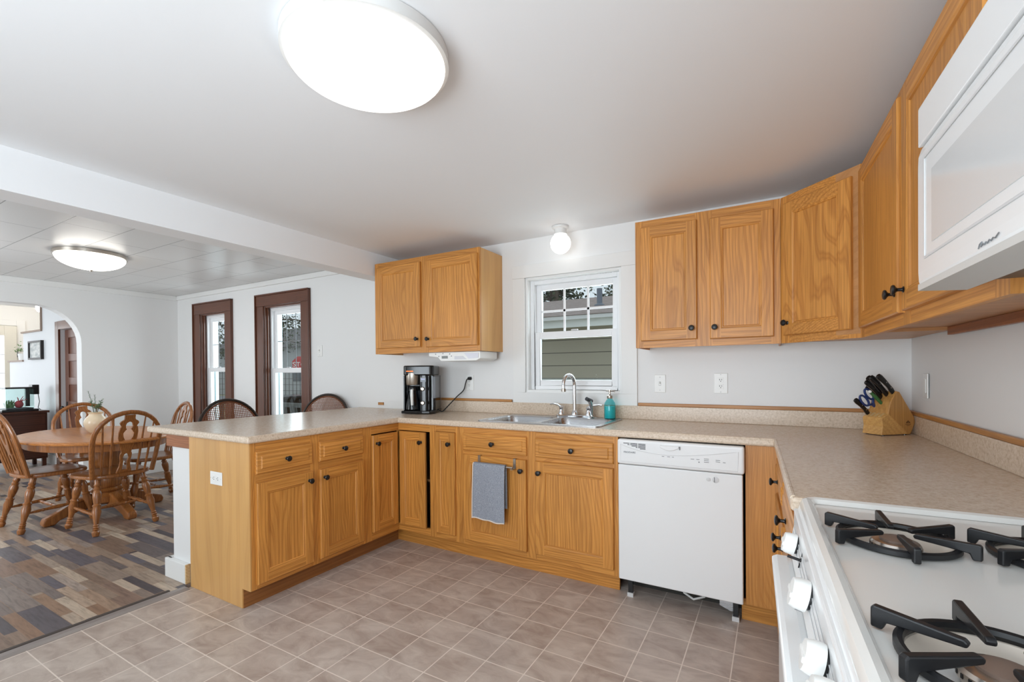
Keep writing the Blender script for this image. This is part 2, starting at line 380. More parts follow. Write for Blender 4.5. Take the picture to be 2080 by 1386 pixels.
# picture rail bands and baseboards of the dining room
mb = MB().box(XL, -3.08, -.022, 0, 2.208, ZD); struct('trim_1', mb, WHITE, 'white band under the ceiling above the dining windows', .004)
mb = MB().box(XL, XL+.022, YF, -.022, 2.20, ZD); struct('trim_2', mb, WHITE, 'white band under the ceiling above the arch', .004)
mb = MB().box(XL, -3.26, -.018, 0, 0, .13); struct('baseboard_back', mb, WHITE, 'white baseboard under the dining windows', .004)
mb = MB().box(XL, XL+.018, AY1+.02, -.018, 0, .13).box(XL, XL+.018, YF, AY0-.02, 0, .13); struct('baseboard_left', mb, WHITE, 'white baseboard beside the arch', .004)
# low wall behind the peninsula
struct('wall_peninsula', MB().box(-3.215, -3.01, -1.675, -.001, 0, .80), WALL, 'low painted wall carrying the peninsula counter', .004)
mb = MB().box(-3.262, -3.215, -1.69, -.02, 0, .115).box(-3.262, -3.022, -1.703, -1.676, 0, .115)
mb.box(-3.022, -3.016, -1.703, -1.676, 0, .115, mi=1); struct('baseboard_peninsula', mb, [WHITE, RAW], 'white baseboard with raw cut end on the low wall', .003)
struct('trim_ledger', MB().box(-3.255, -2.972, -1.69, -.03, .80, .875), OAKRED['x'], 'red oak block under the counter on top of the low wall', .003)
struct('trim_filler', MB().box(-3.008, -2.966, -1.676, -.005, 0, .799), OAKRED['z'], 'red brown strip between low wall and end panel')
struct('trim_chip', MB().box(-3.19, -3.125, -.01, -.0005, .942, .966), TRIMOAK['x'], 'short scrap of oak strip on the wall above the counter', .001)

# windows: double hung white vinyl sashes in wooden or white casings
def window(n, label, x0, x1, z0, z1, cas, cw, ct, mid, sill, grid, yin=.055, head=True):
    r = sroot('window_%d' % n, label, ((x0+x1)/2, 0, z0))
    ca = MB().box(x0-cw, x0, -ct, -.0005, z0-.02, z1).box(x1, x1+cw, -ct, -.0005, z0-.02, z1)
    ca.box(x0-cw, x1+cw, -ct-.002, -.0005, z1, z1+cw*.92, mi=1); ca.box(x0-cw, x1+cw, -ct, -.0005, z0-.02-cw*.85, z0-.02, mi=1)
    if sill: ca.box(x0-cw-.03, x1+cw+.03, -ct-.03, .02, z0-.045, z0-.02, mi=1)
    build('casing', ca, cas, r, .002 if n == 3 else .004)
    if n < 3:   # back band round the casing
        bb = MB().box(x0-cw-.012, x0-cw, -ct-.012, -.0005, z0-.1, z1+cw*.92+.012).box(x1+cw, x1+cw+.012, -ct-.012, -.0005, z0-.1, z1+cw*.92+.012).box(x0-cw-.012, x1+cw+.012, -ct-.012, -.0005, z1+cw*.92, z1+cw*.92+.012, mi=1)
        build('back_band', bb, cas, r, .003)
    ja = MB().box(x0+.0005, x0+.018, 0, yin, z0-.02, z1-.0005).box(x1-.018, x1-.0005, 0, yin, z0-.02, z1-.0005).box(x0+.018, x1-.018, 0, yin, z1-.018, z1-.0005, mi=1).box(x0+.018, x1-.018, 0, .125, z0-.02, z0, mi=1)
    if n < 3: ja.box(x0+.018, x0+.034, .018, .032, z0, z1-.018).box(x1-.034, x1-.018, .018, .032, z0, z1-.018)
    build('jamb', ja, cas, r, .002)
    a, b_, c_, d = x0+.018, x1-.018, z0, z1-.018; f = .03
    fm = MB().box(a, a+f, yin, .125, c_, d).box(b_-f, b_, yin, .125, c_, d).box(a+f, b_-f, yin, .125, d-f, d).box(a+f, b_-f, yin, .125, c_, c_+f)
    build('frame', fm, VINYL, r, .003)
    a += f; b_ -= f; c_ += f; d -= f; s = .042
    def sash(nm, y, za, zb, top, grid):
        t = MB().box(a, a+s, y, y+.028, za, zb).box(b_-s, b_, y, y+.028, za, zb).box(a+s, b_-s, y, y+.028, zb-top, zb).box(a+s, b_-s, y, y+.028, za, za+s)
        so = build(nm, t, VINYL, r, .003)
        build('pane', MB().box(a+s-.004, b_-s+.004, y+.012, y+.016, za+s-.004, zb-top+.004), PANE, so)
        if grid:
            q = MB(); m_, kx = grid
            for k in range(1, kx): xx = a+s+(b_-a-2*s)*k/kx; q.box(xx-.008*m_, xx+.008*m_, y+.006, y+.011, za+s, zb-top)
            zz = (za+s+zb-top)/2; q.box(a+s, b_-s, y+.006, y+.011, zz-.008*m_, zz+.008*m_); build('muntin', q, VINYL if m_ > .6 else GREYTXT, so)
    sash('upper_sash', .092, mid-.02, d, s, grid); sash('lower_sash', .062, c_, mid+.022, .05, None)
    build('sash_lock', MB().box((x0+x1)/2-.025, (x0+x1)/2+.025, .056, .075, mid+.0225, mid+.034), GREYP, r, .002)
    return r
DW_ = [DARKWOOD['z'], DARKWOOD['x']]
window(1, 'narrow dining window in dark wood casing near the corner', *OPEN[0], DW_, .135, .02, 1.295, True, (.5, 3))
window(2, 'dining window in dark wood casing nearest the peninsula', *OPEN[1], DW_, .125, .02, 1.275, True, (.5, 3))
window(3, 'white window over the sink', *OPEN[2], [WHITE, WHITE], .105, .016, 1.512, False, (1.0, 3))

# ------------------------------------------------------------------ lamps
def dome_lamp(label, x, y, zc, R, pan, drop, dome, rim, group=None, finial=None):
    t = thing('ceiling_lamp', label, 'ceiling lamp', (x, y, zc), group)
    o = V((x, y, zc))
    build('pan', MB().lathe([(R*.9, 0), (R, -.002), (R, -pan), (R*.93, -pan-.004), (R*.9, -pan)], o, seg=64), rim, t)
    pr = [(R*.955*math.cos(a), -pan-drop*math.sin(a)) for a in [PI/2*k/14 for k in range(15)]]
    build('shade', MB().lathe([(R*.955, -pan+.012)]+pr, o, seg=64, cap=False), dome, t)
    if finial: build('finial', MB().lathe([(.0, -.012), (.012, -.012), (.016, 0), (.006, .008), (.004, .02)][::1], o-Z*(pan+drop+.004), seg=14), finial, t)
    return t
dome_lamp('large round white flush lamp, lit, over the tile floor', -1.10, -2.06, ZK, .25, .036, .075, DOME, mat('lamp_rim_white', (214, 214, 212), .4))
dome_lamp('lit bowl lamp with brushed nickel rim over the dining table', -5.0, -1.47, ZD, .24, .03, .105, DOME2, NICKEL, finial=NICKEL)
t = thing('globe_light', 'small lit white globe on the ceiling over the sink window', 'ceiling lamp', (-1.285, -.155, ZK))
o = V((-1.285, -.155, ZK))
build('base', MB().lathe([(.05, 0), (.058, -.002), (.057, -.014), (.044, -.02), (.042, -.03), (.042, -.05), (.045, -.056), (.03, -.056)], o, seg=32), mat('base_white', (222, 222, 220), .4), t)
build('globe', MB().ball(o-Z*.118, .071, 24), GLOBE, t)
t = thing('hall_light', 'small lit round lamp on the entry ceiling behind the stepped wall', 'ceiling lamp', (-10.0, -.45, 2.4))
build('base', MB().lathe([(.07, 0), (.075, -.02), (.05, -.03)], (-10, -.45, 2.4)), NICKEL, t); build('globe', MB().ball(V((-10, -.45, 2.30)), .075), BULB, t)

# ------------------------------------------------------------------ cabinet kit
def ring(u0, u1, v0, v1, w): return [(u0, v0, w), (u1, v0, w), (u1, v1, w), (u0, v1, w)]
def knob(parent, P, W):
    pr = [(.009, 0), (.0095, .0015), (.006, .004), (.0052, .008), (.0052, .015), (.009, .019), (.0148, .0225), (.0158, .026), (.0135, .0295), (.006, .0315), (0, .032)]
    return build('knob', MB().lathe(pr, P, W, 18), KNOB, parent)
def axis_mats(U): return [OAK['z'], OAK['x'] if abs(U.x) > .8 else (OAK['y'] if abs(U.y) > .8 else OAK['x'])]
def door(root, O, U, W, w, h, kn=None, s=.055, t=.019, d=.008, name='door'):
    """frame and flat panel door; O lower-left-back corner, U along, W out"""
    m = MB(); P = lambda q: O+U*q[0]+Z*q[1]+W*q[2]
    def band(r0, r1, mats4):
        vs = [P(q) for q in r0+r1]
        for k in range(4): m.add(vs, [(k, (k+1) % 4, 4+(k+1) % 4, 4+k)], mi=mats4[k])
    HV = (1, 0, 1, 0)
    A = ring(0, w, 0, h, 0); B = ring(0, w, 0, h, t-.005); C = ring(.004, w-.004, .004, h-.004, t)
    m.add([P(q) for q in A], [(3, 2, 1, 0)], mi=0); band(A, B, HV); band(B, C, HV)
    i0, i1, j0, j1 = s, w-s, s, h-s; a0, a1, b0, b1 = .004, w-.004, .004, h-.004
    for u0, u1, v0, v1, k in ((a0, i0, b0, b1, 0), (i1, a1, b0, b1, 0), (i0, i1, b0, j0, 1), (i0, i1, j1, b1, 1)):
        m.add([P((u0, v0, t)), P((u1, v0, t)), P((u1, v1, t)), P((u0, v1, t))], [(0, 1, 2, 3)], mi=k)
    D_ = ring(i0, i1, j0, j1, t); E_ = ring(i0+.005, i1-.005, j0+.005, j1-.005, t-.003); F_ = ring(i0+.009, i1-.009, j0+.009, j1-.009, t-.003); H_ = ring(i0+.013, i1-.013, j0+.013, j1-.013, t-d)
    band(D_, E_, HV); band(E_, F_, HV); band(F_, H_, HV)
    m.add([P(q) for q in H_], [(0, 1, 2, 3)], mi=0)
    o = build(name, m, axis_mats(U), root)
    if kn: knob(o, O+U*kn[0]+Z*kn[1]+W*(t), W)
    return o
def drawer(root, O, U, W, w, h, kn=True, t=.019, name='drawer_front'):
    m = MB(); P = lambda q: O+U*q[0]+Z*q[1]+W*q[2]; s = .024
    R_ = [ring(0, w, 0, h, 0), ring(0, w, 0, h, t-.009), ring(.005, w-.005, .005, h-.005, t-.005), ring(s, w-s, s, h-s, t-.005), ring(s+.006, w-s-.006, s+.006, h-s-.006, t)]
    m.add([P(q) for q in R_[0]], [(3, 2, 1, 0)], mi=1); m.add([P(q) for q in R_[-1]], [(0, 1, 2, 3)], mi=1)
    for a, b in zip(R_, R_[1:]):
        vs = [P(q) for q in a+b]
        for k in range(4): m.add(vs, [(k, (k+1) % 4, 4+(k+1) % 4, 4+k)], mi=1)
    o = build(name, m, axis_mats(U), root)
    if kn: knob(o, O+U*(w/2)+Z*(h/2)+W*t, W)
    return o
def face_frame(root, O, U, W, stiles, rails, v0, v1):
    """stiles [(u0,u1)], rails [(va,vb)] full width between stiles"""
    m = MB()
    for a, b in stiles: m.obox(O, U, Z, W, a, b, v0, v1, -.019, 0, 0)
    for (a, b), (c, d) in zip(stiles, stiles[1:]):
        for va, vb in rails: m.obox(O, U, Z, W, b, c, va, vb, -.019, -.0006, 1)
    return build('face_frame', m, axis_mats(U), root)

# --- peninsula cabinet
PX, PY0, PY1 = -2.37, -1.70, -.905
t = thing('base_cabinet', 'oak peninsula base cabinet with outlet on its blond end panel', 'cabinet', (-2.66, -1.3, 0))
m = MB().prism([(-2.962, 0), (-2.445, 0), (-2.445, .104), (-2.3895, .104), (-2.3895, .875), (-2.962, .875)], 'y', PY0+.006, PY1-.001)
build('carcass', m, OAK['y'], t)
m = MB().prism([(-2.964, .001), (-2.444, .001), (-2.444, .1045), (-2.3695, .1045), (-2.3695, .875), (-2.964, .875)], 'y', PY0, PY0+.0065)
build('end_panel', m, MAPLE, t)
build('toe_board', MB().box(-2.445, -2.44, PY0+.006, -.54, 0, .104), wood('toe_oak', 'y', (150, 98, 52), (118, 72, 34)), t)
O = V((PX, PY0, 0))
face_frame(t, O, Y, X, [(.0066, .034), (.362, .424), (.756, .794)], [(.825, .875), (.655, .708), (.104, .14)], .104, .875)
for y0, y1, ku in ((-1.669, -1.332, 1), (-1.282, -.948, 0)):
    drawer(t, V((PX, y0, .71)), Y, X, y1-y0, .118)
    door(t, V((PX, y0, .13)), Y, X, y1-y0, .535, ((y1-y0-.027) if ku else .027, .485))
# --- corner cabinet, its two narrow doors meet in the inner corner; the right one stands a little open
BY = -.61
t = thing('base_cabinet', 'oak corner cabinet with two narrow doors meeting in the inner corner', 'cabinet', (-2.6, -.3, 0))
m = MB().box(-2.962, -2.95, PY1+.001, -.03, .0, .875).box(-2.95, -2.085, -.042, -.03, 0, .875)
m.box(-2.95, -2.39, PY1+.001, PY1+.013, .104, .875).box(-2.085, -2.073, BY+.02, -.03, .104, .875)
m.prism([(-2.95, PY1+.013), (-2.39, PY1+.013), (-2.39, BY+.02), (-2.085, BY+.02), (-2.085, -.042), (-2.95, -.042)], 'z', .104, .122)
m.prism([(-2.95, PY1+.013), (-2.40, PY1+.013), (-2.40, BY+.03), (-2.085, BY+.03), (-2.085, -.042), (-2.95, -.042)], 'z', .47, .486)
build('carcass', m, mat('cabinet_inside', (120, 84, 50), .7), t)
face_frame(t, V((PX, PY1, 0)), Y, X, [(0, .036), (.2945, .2955)], [(.822, .875), (.104, .152)], .104, .875)
face_frame(t, V((PX, BY, 0)), X, -Y, [(.0005, .001), (.291, .3105)], [(.825, .875), (.104, .152)], .104, .875)
door(t, V((PX, -.867, .158)), Y, X, .234, .657, (.03, .6), .05)
o = door(t, V((PX+.024, BY, .152)), X, -Y, .236, .668, (.205, .6), .05)
# --- narrow cabinet
t = thing('base_cabinet', 'narrow oak base cabinet with one slim door left of the towel', 'cabinet', (-1.94, -.3, 0))
def carc(x0, x1, bottom=.104): return MB().box(x0, x1, BY+.0195, -.03, bottom, .875)
build('carcass', carc(-2.0585, -1.826), OAK['x'], t)
face_frame(t, V((-2.0595, BY, 0)), X, -Y, [(0, .036), (.2, .234)], [(.835, .875), (.104, .145)], .104, .875)
door(t, V((-2.024, BY, .145)), X, -Y, .168, .688, (.128, .612), .048)
# --- sink base
t = thing('base_cabinet', 'wide oak sink cabinet with two drawer fronts and two doors', 'cabinet', (-1.29, -.3, 0))
m = MB().box(-1.8245, -1.80, BY+.0195, -.03, .104, .875).box(-.778, -.754, BY+.0195, -.03, .104, .875).box(-1.80, -.778, -.042, -.03, .104, .875).box(-1.80, -.778, BY+.0195, -.042, .104, .122).box(-1.80, -.778, BY+.0195, BY+.03, .122, .68)
build('carcass', m, OAK['x'], t)
face_frame(t, V((-1.825, BY, 0)), X, -Y, [(0, .036), (.505, .568), (1.045, 1.072)], [(.835, .875), (.69, .728), (.104, .15)], .104, .875)
for x0, x1, kn in ((-1.789, -1.318, 1), (-1.257, -.777, 0)):
    drawer(t, V((x0, BY, .724)), X, -Y, x1-x0, .114)
    door(t, V((x0, BY, .138)), X, -Y, x1-x0, .562, ((x1-x0-.03) if kn else .03, .495), .058)
struct('trim_toe_kick', MB().box(-2.44, -.768, -.545, -.53, 0, .104), OAK['x'], 'oak toe kick board under the sink run')
# --- filler panel right of the dishwasher
t = thing('filler_panel', 'tall plain oak panel right of the dishwasher', 'cabinet panel', (-.06, -.6, 0))
build('panel', MB().box(-.128, .012, BY, BY+.02, .105, .875), PINE, t)
build('toe_board', MB().box(-.15, .012, BY+.06, BY+.075, 0, .105), OAK['x'], t)
# --- cabinet under the right counter
t = thing('base_cabinet', 'oak drawer cabinet between the corner and the white stove', 'cabinet', (.3, -1.2, 0))
RXF = .014
build('carcass', MB().prism([(RXF+.0195, .104), (.09, .104), (.09, 0), (.57, 0), (.57, .875), (RXF+.0195, .875)], 'y', -1.728, BY-.003), OAK['y'], t)
RB = t
face_frame(t, V((RXF, BY-.003, 0)), -Y, -X, [(0, .05), (.57, .63), (1.085, 1.125)], [(.83, .875), (.67, .71), (.104, .14)], .104, .875)
for y0, y1, kn in ((-.655, -1.175, 1), (-1.235, -1.70, 0)):
    drawer(t, V((RXF, y0, .715)), -Y, -X, y0-y1, .12)
    door(t, V((RXF, y0, .135)), -Y, -X, y0-y1, .535, ((y0-y1-.03) if kn else .03, .485))
swing(RB, (RXF, BY-.003, 0), SKEW)

# --- wall cabinets
def wall_cab(label, x0, x1, z0, z1, doors, side):
    t = thing('wall_cabinet', label, 'cabinet', ((x0+x1)/2, -.16, z0), 'oak wall cabinets')
    build('carcass', MB().box(x0+.008, x1-.008, -.3005, -.001, z0+.018, z1-.001), OAK['z'], t)
    for xa in (x0, x1-.0075): build('side_panel', MB().box(xa, xa+.0075, -.3005, -.001, z0, z1), side, t)
    us = [(0, doors[0][0]-x0+.012)]+[(a[1]-x0-.012, b[0]-x0+.012) for a, b in zip(doors, doors[1:])]+[(doors[-1][1]-x0-.012, x1-x0)]
    face_frame(t, V((x0, -.32, 0)), X, -Y, us, [(z1-.06, z1), (z0, z0+.05)], z0, z1)
    for i, (a, b, za, zb) in enumerate(doors):
        door(t, V((a, -.32, za)), X, -Y, b-a, zb-za, (b-a-.026 if i == 0 else .026, .062), .056)
    return t
wall_cab('oak wall cabinet left of the sink window, above the coffee maker', -2.89, -1.848, 1.392, 2.14, [(-2.862, -2.393, 1.437, 2.10), (-2.336, -1.86, 1.432, 2.098)], MAPLE)
wall_cab('two-door oak wall cabinet right of the sink window', -.727, .0245, 1.373, 2.125, [(-.693, -.381, 1.413, 2.083), (-.314, -.006, 1.411, 2.076)], OAK['z'])
UX = .325
t = thing('wall_cabinet', 'diagonal oak corner wall cabinet with a single door', 'cabinet', (.3, -.25, 1.373), 'oak wall cabinets')
e = .012
build('carcass', MB().prism([(.026, -.002), (.026, -.309), (.318, -.606), (XR+.012, -.606), (XR-.004, -.002)], 'z', 1.392, 2.124), MAPLEX, t)
dv = V((UX-.026, -.61+.32, 0)); L_ = dv.length; dU = dv.normalized(); dW = V((dU.y, -dU.x, 0))
face_frame(t, V((.026, -.32, 0)), dU, dW, [(0, .05), (L_-.06, L_)], [(2.065, 2.125), (1.373, 1.43)], 1.373, 2.125)
door(t, V((.026, -.32, 1.412))+dU*.028, dU, dW, L_-.064, .672, (.026, .062), .056)
t = thing('wall_cabinet', 'oak wall cabinet with two doors left of the white microwave', 'cabinet', (.47, -1.2, 1.372), 'oak wall cabinets')
build('carcass', MB().box(UX+.0195, XR+.013, -1.908, -.612, 1.405, 2.12), MAPLEX, t)
build('side_panel', MB().box(UX+.0195, XR+.013, -1.915, -1.9085, 1.372, 2.12), OAK['z'], t)
UR_ = t
build('hanging_rail', MB().box(XR-.005, XR+.013, -1.908, -.62, 1.372, 1.404), OAKRED['y'], t)
face_frame(t, V((UX, -.611, 0)), -Y, -X, [(0, .05), (.625, .70), (1.245, 1.304)], [(2.06, 2.12), (1.372, 1.425)], 1.372, 2.12)
door(t, V((UX, -.652, 1.411)), -Y, -X, .60, .668, (.573, .062), .056)
door(t, V((UX, -1.298, 1.411)), -Y, -X, .565, .668, (.027, .062), .056)
t = thing('wall_cabinet', 'short oak cabinet above the white microwave', 'cabinet', (.47, -2.3, 1.79), 'oak wall cabinets')
build('carcass', MB().box(UX+.0195, XR+.013, -2.68, -1.917, 1.79, 2.12), OAK['y'], t)
face_frame(t, V((UX, -1.917, 0)), -Y, -X, [(0, .05), (.35, .41), (.71, .763)], [(2.06, 2.12), (1.79, 1.83)], 1.79, 2.12)
door(t, V((UX, -1.95, 1.82)), -Y, -X, .33, .26, (.3, .04), .05); door(t, V((UX, -2.312, 1.82)), -Y, -X, .33, .26, (.03, .04), .05)
for q in (UR_, t): swing(q, (UX, -.611, 0), SKEW)

# ------------------------------------------------------------------ counter, sink
CT0, CT1 = .876, .914
SK = (-1.715, -.875, -.572, -.075)   # sink rim
t = thing('countertop', 'mottled beige laminate counter running round the kitchen', 'countertop', (-1.5, -.3, CT0))
YE = -1.72; XI = -2.347; YI = -.634; XRc = -.008; YS = -1.733
outer = [(-3.435, YE), (XI, YE), (XI, YI), (XRc, YI), (XRc+SKEW*1.1, YS), (XR-SKEW*YS-.001, YS), (XR-.001, -.001), (-3.435, -.001)]
hole = [(SK[0]+.02, SK[2]+.02), (SK[1]-.02, SK[2]+.02), (SK[1]-.02, SK[3]-.02), (SK[0]+.02, SK[3]-.02)]
top = build('worktop', MB().flat(outer, [hole], Matrix.Translation((0, 0, (CT0+CT1)/2)), CT1-CT0), CTOP, t, .011, 3)
seam = mat('seam_line', (150, 132, 114), .5)
s_ = MB(); s_.tube([(XI, YI, CT1+.0003), (-2.47, -.022, CT1+.0003)], .0012, 4, flat=.3); build('seam', s_, seam, t)
def nose(nm, a, b): build(nm, MB().tube([a, b], .0075, 10), CTOP, t)
nose('edge_bead', (XI-.0075, YE+.02, CT1-.0055), (XI-.0075, YI-.002, CT1-.0055))
nose('edge_bead', (XI-.006, YI+.0075, CT1-.0055), (XRc+.006, YI+.0075, CT1-.0055))
nose('edge_bead', (XRc+.0075, YI, CT1-.0055), (XRc+.0075+SKEW*1.08, YS+.018, CT1-.0055))
build('backsplash', MB().box(-2.452, XR-.002, -.021, -.0015, CT1, 1.004), CTOP, t, .003)
def slant(d0, d1, ya, yb, z0, z1): return MB().prism([(XR-d0-SKEW*ya, ya), (XR-d1-SKEW*ya, ya), (XR-d1-SKEW*yb, yb), (XR-d0-SKEW*yb, yb)], 'z', z0, z1)
build('backsplash', slant(.021, .0015, YS, -.022, CT1, 1.004), CTOP, t, .003)
build('wood_strip', MB().box(-2.45, -1.762, -.018, -.0015, 1.0042, 1.024), TRIMOAK['x'], t, .003)
build('wood_strip', MB().box(-.795, XR-.002, -.018, -.0015, 1.0042, 1.024), TRIMOAK['x'], t, .003)
build('wood_strip', slant(.018, .0015, YS, -.019, 1.0042, 1.024), TRIMOAK['y'], t, .003)

def rrect(x0, x1, y0, y1, r, n=5):
    out = []
    for cx, cy, a in ((x1-r, y1-r, 0), (x0+r, y1-r, PI/2), (x0+r, y0+r, PI), (x1-r, y0+r, 1.5*PI)):
        out += [(cx+r*math.cos(a+PI/2*k/n), cy+r*math.sin(a+PI/2*k/n)) for k in range(n+1)]
    return out
t = thing('sink', 'stainless double bowl sink set in the counter under the window', 'sink', (-1.295, -.32, CT1))
x0, x1, y0, y1 = SK; xm = (x0+x1)/2
B1 = (x0+.035, xm-.014, y0+.035, y1-.095); B2 = (xm+.014, x1-.035, y0+.035, y1-.095)
m = MB().flat(rrect(x0, x1, y0, y1, .03), [rrect(*B1, .06), rrect(*B2, .06)], Matrix.Translation((0, 0, CT1+.0035)), .005)
m.tube([(p[0], p[1], CT1+.004) for p in rrect(x0+.004, x1-.004, y0+.004, y1-.004, .028)], .0035, 6, closed=True)
build('rim', m, STEEL, t)
for B in (B1, B2):
    rings = []
    for ins, z, rr in ((0, CT1+.005, .06), (.004, CT1-.002, .06), (.012, CT1-.08, .06), (.022, CT1-.15, .055), (.06, CT1-.168, .05)):
        rings.append([(p[0], p[1], z) for p in rrect(B[0]+ins, B[1]-ins, B[2]+ins, B[3]-ins, rr)])
    m = MB().loft(rings, cap=False); n = len(m.v); k = len(rings[0]); m.f.append(list(range(n-k, n))); m.m.append(0); m.sm.append(False)
    bo = build('bowl', m, STEEL, t)
    build('drain', MB().lathe([(.0, .003), (.03, .004), (.042, .002), (.043, 0)], ((B[0]+B[1])/2, (B[2]+B[3])/2, CT1-.168), seg=20), CHROME, bo)
# faucet
fz = CT1+.0065; fx, fy = -1.205, -.118
t = thing('faucet', 'chrome gooseneck kitchen faucet with two lever handles', 'faucet', (fx, fy, fz))
m = MB().loft([[(p[0], p[1], z) for p in rrect(fx-.135+i, fx+.135-i, fy-.026+i, fy+.026-i, .024)] for i, z in ((0, fz), (0, fz+.012), (.005, fz+.017))])
build('base_plate', m, CHROME, t)
build('spout_base', MB().lathe([(.024, .017), (.023, .03), (.017, .04), (.014, .05)], (fx, fy, fz), seg=20), CHROME, t)
pth = [V((fx, fy, fz+.045)), V((fx, fy, fz+.215))]
dirv = V((-.2, -1, 0)).normalized(); R_ = .066
for k in range(1, 13):
    a = PI*.95*k/12; pth.append(V((fx, fy, fz+.225))+dirv*(R_-R_*math.cos(a))+Z*(R_*math.sin(a)))
pth.append(pth[-1]-Z*.035)
build('spout', MB().tube(pth, [.0125]*2+[.0118]*12+[.0125], 14), CHROME, t)
build('aerator', MB().lathe([(.0125, 0), (.0155, -.002), (.0155, -.022), (.012, -.024)], pth[-1]+Z*.004, seg=16), NICKEL, t)
for sx in (-1, 1):
    b = V((fx+sx*.1, fy, fz)); h = build('handle', MB().lathe([(.02, .016), (.019, .03), (.014, .04), (.013, .055), (.016, .064), (.012, .074), (0, .078)], b, seg=18), CHROME, t)
    build('lever', MB().tube([b+Z*.066, b+V((sx*.03, .01, .082)), V((b.x+sx*.07, b.y+.014, fz+.088)), V((b.x+sx*.092, b.y+.012, fz+.084))], [.008, .009, .0075, .006], 10, flat=.7), CHROME, h)
t = thing('side_sprayer', 'chrome side sprayer with black tip right of the faucet', 'sprayer', (-1.085, -.115, fz))
sp = V((-1.085, -.115, fz))
build('base', MB().lathe([(.02, 0), (.02, .006), (.013, .012), (.012, .02)], sp, seg=16), CHROME, t)
build('handle', MB().tube([sp+Z*.018, sp+Z*.06, sp+V((-.002, -.008, .095)), sp+V((-.006, -.022, .118))], [.011, .012, .014, .013], 12), CHROME, t)
build('spray_head', MB().tube([sp+V((.0, .0, .112)), sp+V((-.018, -.045, .132))], [.0155, .013], 12), mat('grey_rubber', (70, 72, 76), .4), t)
# soap dispenser
sd = V((-.955, -.118, fz)); t = thing('soap_dispenser', 'aqua glass soap bottle with chrome pump by the sink', 'soap dispenser', sd)
build('bottle', MB().lathe([(.0, 0), (.036, 0), (.038, .006), (.038, .088), (.035, .104), (.024, .122), (.016, .132), (.016, .14)], sd, seg=28), AQUA, t)
build('soap', MB().lathe([(.0, .004), (.034, .004), (.0345, .01), (.0345, .082), (0, .082)], sd, seg=24), mat('aqua_soap', (84, 206, 208), .3), t)
build('pump', MB().lathe([(.018, .134), (.019, .138), (.019, .154), (.01, .158), (.006, .162), (.006, .178), (.009, .18), (.009, .19), (0, .192)], sd, seg=18).tube([sd+Z*.184, sd+V((.03, -.006, .184)), sd+V((.036, -.007, .179))], .0045, 8).tube([sd+Z*.184, sd+V((-.028, .005, .186))], .004, 8), NICKEL, t)
def samp3(p, n):
    out = []
    for i in range(n+1):
        s = i/n*(len(p)-1); k = min(int(s), len(p)-2); f = s-k
        a, b, c, d = p[max(k-1, 0)], p[k], p[k+1], p[min(k+2, len(p)-1)]
        out.append(.5*((2*b)+(c-a)*f+(2*a-5*b+4*c-d)*f*f+(3*b-3*c+d-a)*f**3))
    return out
# ------------------------------------------------------------------ dishwasher
DX0, DX1, DY = -.745, -.130, -.642
t = thing('dishwasher', 'white built-in dishwasher between sink cabinet and oak panel', 'dishwasher', ((DX0+DX1)/2, -.35, 0))
build('tub', MB().box(DX0+.012, DX1-.012, -.6, -.05, .12, .862), DARK, t)
build('door_panel', MB().box(DX0, DX1-.008, DY+.004, -.601, .108, .733), APPL, t, .006, 3)
cp = build('control_panel', MB().box(DX0, DX1, DY-.012, -.601, .737, .871), APPL, t, .012, 4)
yq = DY-.0125
m = MB(); Fy = lambda x, z, dy=0: V((x, yq-dy, z))
# recessed sweep of the panel, printed outline
W_ = DX1-DX0
cv = [(DX0+.02+(W_-.045)*k/24, .845-.0*k-.042*math.sin(PI*min(1, (k/24)**.8))) for k in range(25)]
m.tube([Fy(x, z) for x, z in cv]+[Fy(DX1-.028, .752), Fy(DX0+.02, .752)], .0009, 4, closed=True)
build('panel_line', m, GREYP, cp)
m = MB()
for r in range(5):
    z = .851-.0065*r; xa = DX0+.035+.022*r
    for k in range(3):
        a = max(xa, DX0+.03+.042*k); b = DX0+.068+.042*k
        if b > a: m.box(a, b, yq-.0006, yq+.004, z-.0016, z+.0016)
build('vent', m, SLOT, cp)
m = MB(); hp = [(DX0+.225+.095*k/12, .843-.016*math.sin(PI*k/12)) for k in range(13)]
m.prism([(x, z) for x, z in hp]+[(DX0+.32, .852), (DX0+.225, .852)], 'y', yq-.009, yq+.002)
build('latch_handle', m, APPL, cp, .003)
build('latch_slot', MB().box(DX0+.3215, DX0+.325, yq-.007, yq, .835, .852), GREYTXT, cp)
m = MB().text('FRIGIDAIRE', .0125, fr((DX0+.068, yq-.0006, .803), X, Z, -Y))
build('brand_lettering', m, mat('brand_grey', (92, 94, 98), .4), cp)
m = MB()
for xx, zz, w, n in ((.235, .796, .012, 1), (.262, .796, .014, 1), (.285, .796, .01, 1), (.375, .794, .016, 1), (.402, .794, .014, 1), (.437, .800, .022, 3), (.49, .798, .02, 2), (.522, .789, .012, 1)):
    for k in range(n): m.box(DX0+xx, DX0+xx+w, yq-.0008, yq, zz-.008*k-.0012, zz-.008*k+.0012)
m.box(DX0+.411, DX0+.417, yq-.0008, yq, .779, .784)
build('button_marks', m, GREYTXT, cp)
m = MB(); yd = DY+.0035; m.lathe([(.009, 0), (.01, .0008), (.0085, .0012)], (DX0+.455, yd, .697), -Y, 16).box(DX0+.448, DX0+.452, yd-.001, yd, .69, .694)
m.lathe([(.015, 0), (.0155, .0008), (.0135, .0012)], (DX0+.487, yd, .698), -Y, 20); m.box(DX0+.481, DX0+.4835, yd-.0012, yd, .686, .712)
build('badge', m, GREYP, t)
